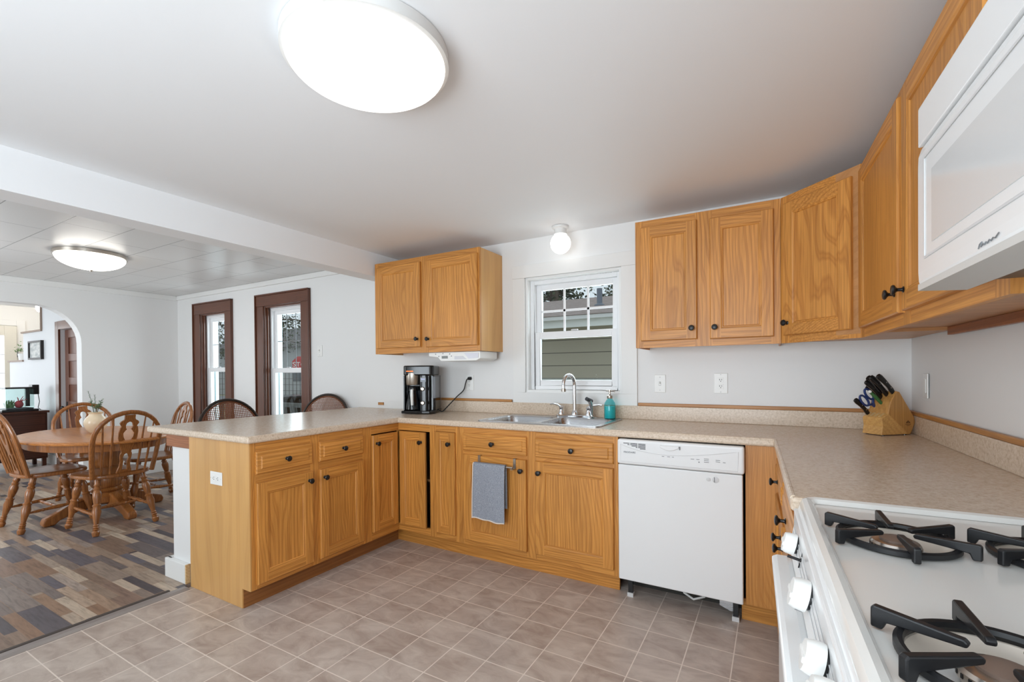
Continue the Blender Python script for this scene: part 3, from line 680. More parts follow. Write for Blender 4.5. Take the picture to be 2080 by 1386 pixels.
for xx in (DX0+.05, DX1-.045):
    f = build('foot', MB().box(xx-.012, xx+.012, -.59, -.57, .022, .108).box(xx-.016, xx+.016, -.595, -.565, .0, .022, mi=1), [BLKPL, GREYP], t)
build('toe_duct', MB().box(DX0+.02, DX1-.02, -.44, -.42, .0, .118), mat('dusty_grey', (52, 50, 46), .8), t)  # dark sheet standing in for the shaded void under the dishwasher
build('drain_hose', MB().tube([(-.46, -.45, .1), (-.43, -.5, .045), (-.38, -.52, .03), (-.33, -.5, .045), (-.31, -.44, .1)], .006, 8), PLASTIC, t)
build('power_bracket', MB().prism([(-.25, .05), (-.2, .03), (-.165, .035), (-.165, .07), (-.25, .08)], 'y', -.56, -.52), STEEL, t)

# ------------------------------------------------------------------ gas stove (local frame: x to the wall, y away from the camera)
SV = thing('stove', 'white gas stove with four black grates', 'stove', (.056, -1.753, 0))
def L(x, y, z): return V((.056+x, -1.753+y, z))
def lbox(mb, x0, x1, y0, y1, z0, z1, mi=None): return mb.box(.056+x0, .056+x1, -1.753+y0, -1.753+y1, z0, z1, mi)
SW, SD = .915, .57
build('body', lbox(MB(), -.018, SD, -SW, 0, .03, .895), APPL, SV, .004)
BC = [(.127, -.249), (.127, -.671), (.345, -.249), (.345, -.671)]
circ = lambda cx, cy, r, n=40: [(cx+r*math.cos(2*PI*k/n), cy+r*math.sin(2*PI*k/n)) for k in range(n)]
m = MB().flat([(0.004, -SW+.004), (SD, -SW+.004), (SD, -.004), (0.004, -.004)], [circ(x, y, .081) for x, y in BC], Matrix.Translation(L(0, 0, .912)), .006)
build('cooktop', m, ENAMEL, SV)
prof = [(-.006, .895), (-.008, .913), (-.003, .924), (.006, .928), (.015, .925), (.022, .9155)]
rings = []
def rimpt(d, z, n=6):
    return [(p[0]+.056, p[1]-1.753, z) for p in rrect(d, SD+.008-d*.2, -SW+d, -d, max(.03-d, .008), n)]
build('cooktop_rim', MB().loft([rimpt(d, z) for d, z in prof], cap=False), ENAMEL, SV)
build('back_ledge', lbox(MB(), SD-.02, SD+.022, -SW+.01, -.01, .90, .955), APPL, SV, .01, 3)
# front control panel slants out and down
nrm = V((-.97, 0, .24)).normalized()
build('control_panel', MB().prism([(.056-.004, .912), (.056-.010, .895), (.056-.029, .80), (.056-.012, .788), (.056-.0, .788)], 'y', -1.753-SW+.006, -1.753-.006), APPL, SV, .004)
for k in range(5):
    f = .2+.12*k
    build('panel_groove', MB().tube([L(-.010-.019*f-.0006, -SW+.02, .895-.095*f), L(-.010-.019*f-.0006, -.02, .895-.095*f)], .0012, 4), GREYP, SV)
def stove_knob(y, r, h, dial=False):
    P = L(-.019, y, .845)
    k = build('burner_knob' if not dial else 'oven_dial', MB().lathe([(r*.98, .006), (r, .009), (r*.97, h*.72), (r*.86, h), (0, h+.001)], P, nrm, 32), PLASTIC, SV)
    build('knob_gap', MB().lathe([(r*.8, 0), (r*.8, .0065), (0, .0065)], P, nrm, 24), BLKPL, k)
    tv = V((0, 1, 0)); uv = nrm.cross(tv)
    build('grip', MB().obox(P+nrm*h, tv, uv, nrm, -r*.8, r*.8, -.0045, .0045, -.004, .0028), PLASTIC, k, .002)
    m = MB()
    for j in range(9 if dial else 3):
        a = -.6+j*.34; q = P+nrm*(h*.45)+(tv*math.cos(a)+uv*math.sin(a))*(r+.0003); w = tv*-math.sin(a)+uv*math.cos(a)
        m.obox(q, w, nrm, (tv*math.cos(a)+uv*math.sin(a)), -.0009, .0009, -.005, .005, -.001, .0004)
    build('tick_marks', m, GREYTXT, k)
stove_knob(-.135, .0235, .029); stove_knob(-.40, .027, .031, True); stove_knob(-.60, .0235, .029); stove_knob(-.685, .0235, .029)
P = L(-.019, -.225, .845)
build('bare_knob_stem', MB().tube([P, P+nrm*.026], .003, 8).obox(P, Y, nrm.cross(Y), nrm, -.002, .002, -.016, .016, .001, .003), BLACK, SV)
build('oven_door', MB().prism([(.056-.022, .20), (.056-.05, .20), (.056-.053, .74), (.056-.066, .752), (.056-.066, .77), (.056-.055, .775), (.056-.034, .775), (.056-.022, .77)], 'y', -1.753-SW+.004, -1.753-.004), APPL, SV, .004, 3)
build('drawer_front', lbox(MB(), -.05, -.02, -SW+.004, -.004, .04, .192), APPL, SV, .005)
for i, (bx, by) in enumerate(BC):
    c = L(bx, by, 0)
    bw = build('drip_bowl', MB().lathe([(.085, .9165), (.081, .9158), (.076, .909), (.064, .897), (.048, .890), (.046, .886)], c, seg=40, cap=False), mat('stained_enamel', (214, 202, 188), .3) if i == 0 else bpy.data.materials['stained_enamel'], SV)
    build('bowl_hole', MB().lathe([(.047, .889), (.0, .889)], c, seg=30), DARK, bw)
    bu = build('burner', MB().lathe([(.034, .886), (.034, .903), (.038, .905), (.038, .914), (.035, .918), (.02, .920), (0, .920)], c, seg=36), mat('burner_alloy', (196, 188, 180), .3, 1) if i == 0 else bpy.data.materials['burner_alloy'], SV)
    m = MB()
    for k in range(24):
        a = 2*PI*k/24; d = V((math.cos(a), math.sin(a), 0)); m.obox(c+d*.0382+Z*.9105, V((-d.y, d.x, 0)), Z, d, -.0016, .0016, -.003, .002, -.002, .0003)
    build('flame_port', m, SLOT, bu); build('burner_cap', MB().lathe([(.024, .919), (.024, .923), (.018, .925), (0, .9255)], c, seg=28), mat('cap_brown', (128, 108, 96), .5, .3) if i == 0 else bpy.data.materials['cap_brown'], bu)
    gr = build('grate', MB().lathe([(.088, .9165), (.091, .919), (.091, .926), (.087, .929), (.082, .9275), (.0805, .922), (.083, .9165)], c, seg=56, cap=False), BLACK, SV)
    for k in range(6):
        a = 2*PI*k/6+.56; d = V((math.cos(a), math.sin(a), 0)); w = V((-d.y, d.x, 0))
        pr = [(.028, .931), (.026, .936), (.030, .940), (.06, .9415), (.112, .9445), (.1155, .942), (.1155, .918), (.104, .917), (.100, .927), (.07, .929)]
        q = MB(); A = [c+d*r+Z*z+w*.0052 for r, z in pr]; B = [c+d*r+Z*z-w*.0052 for r, z in pr]; n = len(pr)
        q.add(A+B, [list(range(n)), list(range(n, 2*n))[::-1]]+[(j, (j+1) % n, n+(j+1) % n, n+j) for j in range(n)])
        build('grate_finger', q, BLACK, gr, .002)
SV.rotation_euler = (0, 0, SKEW); SV.location.y -= .006

# ------------------------------------------------------------------ microwave over the stove
MY0, MY1, MX, MZ0, MZ1 = -1.925, -2.68, .237, 1.388, 1.775
t = thing('microwave', 'white over-the-range microwave with a curved handle', 'microwave', (.43, -2.3, MZ0))
build('case', MB().box(MX+.045, XR+.043, MY1, MY0, MZ0+.012, MZ1), APPL, t, .004)
build('bottom_lip', MB().prism([(MX+.004, MZ0), (MX+.075, MZ0-.004), (MX+.075, MZ0+.012), (MX+.004, MZ0+.012)], 'y', MY1, MY0), mat('scuffed_white', (196, 194, 190), .35), t)
build('bottom_plate', MB().prism([(MX+.075, MZ0+.004), (MX+.10, MZ0+.011), (XR+.04, MZ0+.011), (XR+.04, MZ0+.02), (MX+.075, MZ0+.02)], 'y', MY1+.01, MY0-.006), GREASE, t)
build('filter_frame', MB().box(MX+.215, MX+.235, MY1+.05, MY0-.05, MZ0+.006, MZ0+.0115).box(MX+.12, MX+.34, -2.08, -2.075, MZ0+.007, MZ0+.0112), STEEL, t)
DZ1 = 1.662
# door with bowed front
bow = lambda z: MX+.004+.006*max(0, (abs(z-(MZ0+DZ1)/2)/((DZ1-MZ0)/2)))**14
pf = [(bow(MZ0+(DZ1-MZ0)*k/16), MZ0+(DZ1-MZ0)*k/16) for k in range(17)]
dr = build('door', MB().prism(pf+[(MX+.044, DZ1), (MX+.044, MZ0+.001)], 'y', MY1, MY0, smooth=False), APPL, t, .002)
def mframe(y0, y1, z0, z1, w, x, th, mats, nm):
    m = MB().box(x-th, x, y0, y1, z0, z0+w).box(x-th, x, y0, y1, z1-w, z1).box(x-th, x, y0, y0+w, z0+w, z1-w).box(x-th, x, y1-w, y1, z0+w, z1-w); return build(nm, m, mats, dr, .002)
mframe(-2.43, -1.965, 1.442, 1.632, .0035, MX+.0042, .0018, GREYP, 'window_bezel')
build('window', MB().box(MX+.0025, MX+.0042, -2.37, -2.008, 1.464, 1.594), APPL2, dr)
build('top_grille', MB().prism([(MX+.0045, DZ1+.002), (MX+.0045, 1.738), (MX+.034, MZ1-.003), (MX+.044, MZ1), (MX+.044, DZ1+.002)], 'y', MY1, MY0), APPL, t, .002)
hy = -2.462; hp = [V((MX+.004, hy, 1.445)), V((MX-.016, hy, 1.46)), V((MX-.028, hy, 1.50)), V((MX-.031, hy, 1.545)), V((MX-.028, hy, 1.59)), V((MX-.016, hy, 1.63)), V((MX+.004, hy, 1.645))]
build('handle', MB().tube(samp3(hp, 24), .009, 12, flat=1.3), APPL, dr)
# script wordmark, drawn as one stroke
sq = [(0, 0), (.004, .006), (.010, .0075), (.008, .001), (.014, .004), (.018, .0015), (.022, .0045), (.026, .0015), (.031, .005), (.036, .002), (.041, .005), (.047, .003), (.056, .0075)]
build('wordmark', MB().tube([V((MX+.0032, -2.20-u*1.1, 1.406+v_)) for u, v_ in sq], .0009, 5), GREYTXT, dr)
build('keypad', MB().box(MX+.002, MX+.0042, MY1+.03, -2.47, 1.42, 1.64), APPL2, t)
swing(t, (MX, MY0, 0), SKEW)

# ------------------------------------------------------------------ small things on counter and walls
# coffee maker
cx0, cx1, cy0, cy1, cz = -2.605, -2.352, -.345, -.085, CT1
t = thing('coffee_maker', 'black coffee maker with glass carafe on the counter', 'coffee maker', (-2.48, -.2, cz))
base = [(cx0-.012, cy0-.005), (cx1-.09, cy0-.045), (cx1-.03, cy0-.045), (cx1, cy0+.02), (cx1, cy1), (cx0, cy1)]
build('base', MB().prism(base, 'z', cz+.004, cz+.026), BLKPL, t, .006, 3)
build('side_wall', MB().box(cx0, cx0+.012, cy0+.02, cy0+.114, cz+.0262, cz+.30), BLKPL, t, .003)
build('tower', MB().prism(rrect(cx0, cx1-.055, cy0+.115, cy1, .02), 'z', cz+.0262, cz+.30), BLKPL, t)
build('head', MB().prism(rrect(cx0, cx1-.01, cy0, cy1, .035), 'z', cz+.3005, cz+.378, smooth=True), BLKPL, t, .01, 3)
cpn = MB().prism(rrect(cx1-.125, cx1-.055, cy0+.005, cy0+.115, .022), 'z', cz+.0262, cz+.30, smooth=True)
co = build('control_column', cpn, BLKPL, t)
build('display', MB().box(cx1-.113, cx1-.07, cy0+.003, cy0+.0055, cz+.25, cz+.285), mat('dark_display', (14, 16, 40), .1), co)
build('display_digits', MB().text('9:10', .015, fr((cx1-.092, cy0+.0028, cz+.27), X, Z, -Y)), mat('lit_digits', (200, 205, 255), .4, emit=(190, 200, 255), es=1.2), co)
for zz in (.195, .085):
    build('dial', MB().lathe([(.016, 0), (.017, .004), (.015, .014), (.011, .016), (.010, .012), (0, .012)], (cx1-.095, cy0+.005, cz+zz), -Y, 20), NICKEL, co)
bk = build('brew_basket', MB().lathe([(.056, .225), (.062, .235), (.062, .32), (.058, .325)], (cx0+.07, cy0+.058, cz), seg=32), mat('brushed_copper_steel', (176, 168, 158), .3, 1), t)
build('copper_band', MB().box(cx0+.03, cx0+.085, cy0-.0015, cy0+.001, cz+.33, cz+.338), mat('copper_band', (170, 84, 40), .3, .8), t)
wt = build('water_tank', MB().prism(rrect(cx1-.05, cx1, cy0+.02, cy1-.005, .02), 'z', cz+.028, cz+.298, smooth=True), SMOKE, t)
build('tank_rib', MB().tube([(cx1-.049, cy0+.019, cz+.03), (cx1-.049, cy0+.019, cz+.297)], .006, 8), BLKPL, wt)
build('water_filter', MB().box(cx1-.035, cx1-.012, cy0+.08, cy1-.03, cz+.12, cz+.29), GREYP, wt)
build('tank_base', MB().prism(rrect(cx1-.047, cx1-.004, cy0+.024, cy1-.01, .018), 'z', cz+.029, cz+.12), BLKPL, wt)
cc = V((cx0+.07, cy0+.05, cz+.0265))
ca = build('carafe', MB().lathe([(.0, .001), (.055, .001), (.06, .008), (.058, .05), (.045, .12), (.036, .16), (.038, .17)], cc, seg=30), glass('carafe_glass', (150, 152, 158)), t)
build('lid', MB().lathe([(.039, .17), (.04, .182), (.02, .19), (0, .19)], cc, seg=24), BLKPL, ca)
build('carafe_collar', MB().lathe([(.0375, .15), (.0415, .152), (.0405, .168), (.038, .169)], cc, seg=24), BLKPL, ca)
build('handle', MB().tube([cc+V((.01, -.05, .165)), cc+V((.012, -.082, .16)), cc+V((.012, -.086, .12)), cc+V((.011, -.074, .045))], [.008, .011, .012, .01], 10), PLASTIC, ca)
CA = math.radians(27); CP = V(((cx0+cx1)/2, (cy0+cy1)/2, 0)); CR = Matrix.Rotation(-CA, 3, 'Z')
def unrot(p): return CP+CR @ (V(p)-CP)
build('power_cord', MB().tube(samp3([unrot(p) for p in [(-2.37, -.16, cz+.03), (-2.335, -.15, cz+.008), (-2.31, -.12, cz+.04), (-2.25, -.06, 1.04), (-2.20, -.04, 1.09), (-2.182, -.035, 1.145), (-2.168, -.035, 1.178), (-2.15, -.024, 1.186)]], 40), .0045, 8), BLACK, t)
build('plug', MB().tube([unrot((-2.158, -.03, 1.186)), unrot((-2.15, -.0075, 1.186))], [.012, .014], 12), BLACK, t)
swing(t, CP, CA)

def plate(label, c, U, W, kind, horiz=False, w=.072, h=.116):
    """wall plate with outlets or a switch"""
    c = V(c); A, B = (U, Z) if not horiz else (Z, U)
    nm = {'outlet': 'wall_outlet', 'toggle': 'light_switch', 'rocker': 'light_switch'}[kind]
    t = thing(nm, label, 'outlet' if kind == 'outlet' else 'switch', c)
    build('cover_plate', MB().obox(c, A, B, W, -w/2, w/2, -h/2, h/2, 0, .0055), PLASTIC, t, .0025)
    s = MB()
    for sg in (-1, 1): s.lathe([(.0034, .0055), (.003, .0066), (0, .0066)], c+B*(sg*h*.36 if kind != 'outlet' else sg*h*.43), W, 10)
    build('screw', s, GREYP, t)
    if kind == 'outlet':
        for sg in (-1, 1):
            o = c+B*(sg*.0195); r = build('receptacle', MB().obox(o, A, B, W, -.0165, .0165, -.0145, .0145, .0055, .0072), PLASTIC, t, .001)
            build('slot', MB().obox(o, A, B, W, -.0075, -.0045, -.001, .0075, .0072, .0076).obox(o, A, B, W, .0045, .007, -.001, .0075, .0072, .0076).lathe([(.0026, .0072), (.0024, .0077), (0, .0077)], o-B*.007, W, 10), SLOT, r)
    elif kind == 'toggle':
        build('toggle', MB().obox(c, A, B, W, -.005, .005, -.012, .012, .0055, .0062).obox(c+B*.004, A, (B+W*.7).normalized(), W, -.004, .004, -.005, .007, .004, .016), PLASTIC, t, .001)
        build('toggle_slot', MB().obox(c, A, B, W, -.0062, .0062, -.0135, .0135, .0045, .0058), GREYTXT, t)
    else:
        build('rocker', MB().obox(c, A, B, W, -.016, .016, -.033, .033, .0055, .0085), PLASTIC, t, .001)
    return t
plate('white toggle switch plate on the wall nearest the sink window', (-.655, 0, 1.152), X, -Y, 'toggle')
plate('white duplex outlet under the two-door wall cabinet', (-.292, 0, 1.156), X, -Y, 'outlet', w=.078, h=.124)
plate('white outlet holding the black plug of the coffee maker', (-2.165, 0, 1.15), X, -Y, 'outlet', w=.082, h=.124)
plate('white toggle switch plate on the wall right of the dining windows', (-4.003, 0, 1.465), X, -Y, 'toggle', h=.118)
plate('white rocker switch plate on the wall behind the knife block', (XR+SKEW*.25-.0005, -.25, 1.155), -Y, -X, 'rocker')
plate('white outlet set sideways in the blond peninsula end panel', (-2.675, PY0, .664), X, -Y, 'outlet', horiz=True)

# under cabinet radio
t = thing('radio', 'white under-cabinet radio with a small grey display', 'radio', (-2.1, -.2, 1.392))
rx0, rx1 = -2.345, -1.865
build('body', MB().prism([(rx0, 1.391), (rx1, 1.391), (rx1, 1.338), (-1.90, 1.322), (rx0+.12, 1.322), (rx0+.09, 1.352), (rx0, 1.362)], 'y', -.295, -.06), PLASTIC, t, .004)
build('speaker_grille', MB().prism([(rx1-.14, 1.378), (rx1-.015, 1.378), (rx1-.015, 1.343), (rx1-.10, 1.336)], 'y', -.299, -.295), mat('cool_white', (216, 217, 226), .4), t)
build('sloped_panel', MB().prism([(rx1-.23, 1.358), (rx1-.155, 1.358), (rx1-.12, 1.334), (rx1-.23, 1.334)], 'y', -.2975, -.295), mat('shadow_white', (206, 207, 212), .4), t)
build('display', MB().box(rx0+.13, rx0+.185, -.298, -.295, 1.342, 1.362), mat('lcd_grey', (120, 124, 122), .3), t)
m = MB()
for xx, zz in ((.07, 1.378), (.14, 1.38), (.205, 1.376), (.22, 1.36), (.1, 1.36)): m.lathe([(.004, 0), (.004, .002), (0, .002)], (rx0+xx, -.295, zz), -Y, 10)
build('button', m, GREYTXT, t)

# towel on an over-the-door rack
t = thing('towel_rack', 'grey metal rack hooked over the left sink cabinet door', 'towel rack', (-1.53, -.65, .7))
for xx in (-1.655, -1.395):
    build('hook', MB().box(xx-.009, xx+.009, -.6335, -.6318, .64, .7025).box(xx-.009, xx+.009, -.6335, -.612, .7015, .703).box(xx-.009, xx+.009, -.672, -.6335, .64, .644), NICKEL, t)
build('bar', MB().tube([(-1.667, -.676, .655), (-1.383, -.676, .655)], .006, 10), NICKEL, t)
tw = MB(); nu, nv = 16, 30; rows = []
x0, x1 = -1.660, -1.432
path = [(-.650, .40), (-.655, .55), (-.664, .655), (-.676, .668), (-.690, .655), (-.692, .6), (-.693, .5), (-.690, .40), (-.687, .315)]
def samp(path, n):
    out = []
    for i in range(n+1):
        s = i/n*(len(path)-1); k = min(int(s), len(path)-2); f = s-k
        p0, p1, p2, p3 = path[max(k-1, 0)], path[k], path[k+1], path[min(k+2, len(path)-1)]
        out.append(tuple(.5*((2*b)+(-a+c)*f+(2*a-5*b+4*c-d)*f*f+(-a+3*b-3*c+d)*f**3) for a, b, c, d in zip(p0, p1, p2, p3)))
    return out
pp = samp(path, nv)
for sgn in (0, 1):
    for j, (y, z) in enumerate(pp):
        drop = max(0, .66-z); r_ = []
        for i in range(nu+1):
            u = i/nu; xx = x0+(x1-x0)*u-drop*.03*(1-u*.2)+.02*u*min(1, drop*0)
            yy = y-(.004*math.sin(u*9+z*6)*min(1, drop*4))*(1 if j > nv*.4 else .3)+sgn*(.004 if j > nv*.45 else -.004)
            r_.append((xx, yy, z-.012*u*min(1, drop*3)+.003*math.sin(u*14)*min(1, drop*3)))
        rows.append(r_)
n1 = nv+1; vs = [p for r_ in rows for p in r_]; fs = []; ms = []
idx = lambda s, j, i: (s*n1+j)*(nu+1)+i
for s in (0, 1):
    for j in range(nv):
        for i in range(nu):
            fs.append((idx(s, j, i), idx(s, j, i+1), idx(s, j+1, i+1), idx(s, j+1, i)))
for j in range(nv):
    for i in (0, nu): fs.append((idx(0, j, i), idx(0, j+1, i), idx(1, j+1, i), idx(1, j, i)))
for i in range(nu):
    for j in (0, nv): fs.append((idx(0, j, i), idx(0, j, i+1), idx(1, j, i+1), idx(1, j, i)))
tw.add(vs, fs, smooth=True)
to = tag(build('hand_towel', tw, TOWEL, smooth=60), 'grey hand towel with pale hem hanging on the cabinet door rack', 'towel')
hem = MB()
e0 = [V(rows[j][0])+V((-.001, -.0035, 0)) for j in range(n1) if j > nv*.42]; hem.tube(e0, .0035, 6)
e1 = [V(rows[nv][i])+V((0, -.002, .004)) for i in range(nu+1)]; hem.tube(e1, .006, 6, flat=.6)
h = build('hem', hem, HEM, to)

# knife block in the corner
kb = V((.408, -.262, CT1)); th = math.radians(-48)
kx, ky = V((math.cos(th), math.sin(th), 0)), V((-math.sin(th), math.cos(th), 0))
KL = lambda x, y, z: kb+kx*x+ky*y+Z*z
KM = fr(kb, kx, ky, Z)
t = thing('knife_block', 'slanted beech knife block standing in the counter corner', 'knife block', kb)
bw = .05
def kprism(poly, x0, x1, mb=None):
    mb = mb or MB(); s0 = len(mb.v); mb.prism(poly, 'x', x0, x1); return mb.tf(KM, s0)
build('slanted_block', kprism([(.038, .105), (.055, .165), (.088, .215), (.108, .211), (.198, .085), (.203, .058), (.176, .004), (.16, .002)], -bw, bw), BLOCKWOOD, t, .004)
build('front_step', kprism([(.0, .004), (.007, .045), (.002, .08), (.005, .088), (.05, .112), (.175, .004)], -bw+.001, bw-.001), wood('beech_front', 'x', (214, 166, 98), (196, 142, 80), ring=16), t, .003)
m = MB()
for k in range(4):
    xx = -.036+.022*k; tv = (ky*.045+Z*.024).normalized(); m.obox(kb+ky*.024+Z*.098, kx, tv, kx.cross(tv), xx-.006, xx+.006, -.016, .016, -.006, .0022)
build('slot_row', m, wood('slot_pale', 'y', (226, 190, 132), (206, 164, 106), ring=16), t)
m = MB()
for a, b in ((-.05, -.03), (.05, -.03), (-.05, .0), (.05, .0)):
    pass
for xx in (-.04, .04):
    for yy in (.02, .15): m.lathe([(.006, 0), (.006, .004)], KL(xx, yy, 0), Z, 10)
build('foot', m, BLKPL, t)
m = MB(); sm = fr(KL(bw+.0004, .158, .058), ky, Z, kx)
m.flat([(-.014, 0), (.014, 0), (.009, .006), (.0, .013), (-.009, .006)], [circ(0, .0045, .0025, 12)], sm, .0006)
m.box(0, 0, 0, 0, 0, 0) if False else None
for k in range(5): m.obox(sm.translation-Z*.006, ky, Z, kx, -.016+.0065*k, -.0115+.0065*k, -.0015, .0015, -.0002, .0004)
m.obox(sm.translation-Z*.012, ky, Z, kx, -.01, .01, -.001, .001, -.0002, .0004)
build('burnt_logo', m, mat('burnt_brown', (92, 58, 30), .6), t)
ax = (V((0, 0, 0))-ky*.74+Z*.67).normalized(); sd_ = kx; pn = sd_.cross(ax)
HB = mat('knife_handle', (18, 16, 16), .35)
def knife(label, x, y, z, Lh, wdt=.0115, curve=.006, axis=None, mname=HB):
    a = axis or ax; n_ = sd_.cross(a)
    t = thing('kitchen_knife', label, 'knife', KL(x, y, z))
    O = KL(x, y, z); prf = [(0, .85), (.12, 1.0), (.35, .8), (.6, .95), (.85, 1.15), (.97, .95), (1, .5)]
    rings = []
    for s_, r in prf:
        c_ = O+a*(Lh*s_)+n_*(curve*math.sin(s_*PI)*-1); rings.append([c_+n_*(wdt*r*math.cos(2*PI*k/12))+sd_*(wdt*.55*r*math.sin(2*PI*k/12)) for k in range(12)])
    build('handle', MB().loft(rings), mname, t)
    build('tang', MB().loft([[c for c in [O+a*(Lh*s_)+n_*(curve*-math.sin(s_*PI)+wdt*r*sg*1.04)+sd_*(.0012*q) for sg, q in ((1, 1), (1, -1), (-1, -1), (-1, 1))]] for s_, r in prf[:-1]], smooth=False), NICKEL, t)
    rv = MB()
    for s_ in (.25, .55, .82): rv.lathe([(.0028, 0), (.0028, .0003), (0, .0004)], O+a*(Lh*s_)+n_*(curve*-math.sin(s_*PI))+sd_*(wdt*.55), sd_, 10)
    build('rivet', rv, NICKEL, t)
    build('blade', MB().obox(O, n_, a, sd_, -wdt*.8, wdt*.8, -.04, .004, -.001, .001), STEEL, t)
knife('black knife handle nearest the right corner wall, rear of the block', .036, .086, .206, .128, .0135)
knife('long black knife handle second from the right in the block', .014, .079, .192, .14, .0135)
knife('black knife handle in the middle of the slanted row', -.008, .07, .176, .13, .014)
knife('thick black handle leaning at the back left of the row', -.018, .084, .204, .118, .015, .002)
knife('short black handle beside the blue scissors', -.035, .072, .178, .085, .011)
knife('small black steak knife in the low front slots', -.036, .022, .1, .11, .012, .004, axis=(V((0, 0, 0))-ky*.74+Z*.66).normalized())
t = thing('peeler', 'green handled tool tucked between knives and scissors', 'kitchen tool', KL(.004, .06, .15))
build('handle', MB().tube([KL(.004, .058, .15), KL(.004, .058, .15)+ax*.05, KL(.0, .058, .15)+ax*.085], [.007, .009, .007], 10), mat('green_handle', (60, 106, 58), .4), t)
build('tip', MB().ball(KL(.0, .058, .15)+ax*.092, .008, 12), PLASTIC, t)
t = thing('scissors', 'dark blue scissor handles sticking out of the knife block', 'scissors', KL(-.028, .04, .14))
BLUE = mat('blue_handle', (40, 58, 110), .4)
for sg in (-1, 1):
    c_ = KL(-.026, .05, .138)+ax*.066+pn*(.021*sg)
    pts = [c_+ax*(.034*math.cos(2*PI*k/18))+pn*(.016*math.sin(2*PI*k/18)) for k in range(18)]
    hd = build('handle', MB().tube(pts, .0052, 8, closed=True).tube([KL(-.026, .052, .134), KL(-.026, .05, .138)+ax*.018+pn*(.004*sg), c_-ax*.034], [.006, .0065, .0055], 8), BLUE, t)
# ------------------------------------------------------------------ dining room
LEG = [(0, .014), (.03, .019), (.07, .021), (.1, .015), (.115, .019), (.13, .0135), (.15, .018), (.17, .0135), (.19, .017), (.21, .0125), (.3, .017), (.42, .0245), (.5, .019), (.53, .0235), (.56, .016), (.66, .0225), (.74, .024), (.79, .017), (.82, .021), (.85, .015), (.88, .02), (.91, .016), (1, .018)]
STR = [(0, .007), (.1, .009), (.2, .013), (.24, .0095), (.27, .014), (.3, .0105), (.42, .0135), (.5, .016), (.58, .0135), (.7, .0105), (.73, .014), (.76, .0095), (.8, .013), (.9, .009), (1, .007)]
def make_chair():
    t = thing('dining_chair', 'x', 'chair', (0, 0, 0), 'bow-back dining chairs')
    seat = []
    for a in range(40):
        q = 2*PI*a/40; cx = math.cos(q); cy = math.sin(q)
        w = .236 if cy > 0 else .222; e = .62
        seat.append((w*math.copysign(abs(cx)**e, cx), .215*math.copysign(abs(cy)**e, cy)))
    rings = [[(x*k, y*k, z) for x, y in seat] for k, z in ((.9, .418), (.99, .424), (1.0, .434), (.985, .447), (.93, .452), (.6, .446), (.2, .444))]
    build('seat', MB().loft(rings), CHAIRWOOD, t)
    top = {}; bot = {}
    for sx in (-1, 1):
        for sy in (-1, 1):
            a = V((sx*.15, sy*.14, .424)); b = V((sx*.205, .215 if sy > 0 else -.235, 0)); top[sx, sy] = a; bot[sx, sy] = b
            build('leg', MB().turned(b, a, [(u, r*1.22) for u, r in LEG], 14), CHAIRWOOD, t)
    on = lambda sx, sy, z: bot[sx, sy].lerp(top[sx, sy], z/.424)
    mids = []
    for sx in (-1, 1):
        a, b = on(sx, 1, .17), on(sx, -1, .15); mids.append(a.lerp(b, .5)); build('stretcher', MB().turned(a, b, STR, 12), CHAIRWOOD, t)
    build('stretcher', MB().turned(mids[0], mids[1], STR, 12), CHAIRWOOD, t)
    lean = .25
    BP = lambda x, h: V((x, -.185-lean*h, .446+h))
    bowp = [BP(-.2, -.012), BP(-.215, .12), BP(-.225, .24)]+[BP(-.225*math.cos(PI*k/14), .29+.205*math.sin(PI*k/14)) for k in range(15)]+[BP(.225, .24), BP(.215, .12), BP(.2, -.012)]
    build('back_bow', MB().tube(bowp, .0155, 10, flat=1.15), CHAIRWOOD, t)
    def bow_h(x): return .29+.205*math.sqrt(max(0, 1-(x/.225)**2))
    for xb, xt in ((-.145, -.172), (-.09, -.108), (.09, .108), (.145, .172)):
        a = BP(xb, -.004); b = BP(xt, bow_h(xt)-.004); build('spindle', MB().turned(a, b, [(0, .0075), (.4, .0088), (.75, .0065), (1, .0048)], 10), CHAIRWOOD, t)
    # pierced splat
    half = [(.052, 0), (.05, .02), (.038, .06), (.034, .10), (.040, .135), (.040, .16), (.034, .175), (.036, .19), (.05, .235), (.064, .29), (.066, .34), (.060, .375), (.052, .385), (.066, .41), (.058, .425), (.04, .437), (.036, .447), (.036, .475)]
    outl = [(x, h) for x, h in half]+[(-x, h) for x, h in half[::-1]]
    h1 = [(.010, .245), (.012, .26), (.03, .30), (.035, .33), (.024, .35), (.014, .36), (.02, .372), (.024, .39), (.018, .412), (.0, .422)]
    h1 = h1+[(-x, h) for x, h in h1[::-1]][1:]+[(-.010, .245)]
    h2 = [(.018, .03), (.014, .07), (.013, .10), (.02, .13), (.012, .155), (0, .165)]; h2 = h2+[(-x, h) for x, h in h2[::-1]][1:]
    k = math.sqrt(1+lean*lean); Vv = V((0, -lean/k, 1/k)); N = X.cross(Vv)
    build('splat', MB().flat([(x, h*k) for x, h in outl], [[(x, h*k) for x, h in hh] for hh in (h1[:-1], h2)], fr(BP(0, -.002), X, Vv, N), .014), CHAIRWOOD, t, .003)
    return t
ch = make_chair(); ch.location = (-4.77, -1.43, 0); ch.rotation_euler = (0, 0, PI/2+.06)
ch['label'] = 'bow-back oak chair with its back to the camera, in front of the table'
dup(ch, (-5.32, -1.66, 0), .04, 'bow-back oak chair seen from the side at the left picture edge')
dup(ch, (-5.90, -1.2, 0), -PI/2-.12, 'bow-back oak chair behind the cream vase at the far end')
dup(ch, (-5.34, -.92, 0), PI-.1, 'bow-back oak chair by the dark cased window, half behind the counter')
tx, ty = -5.28, -1.35
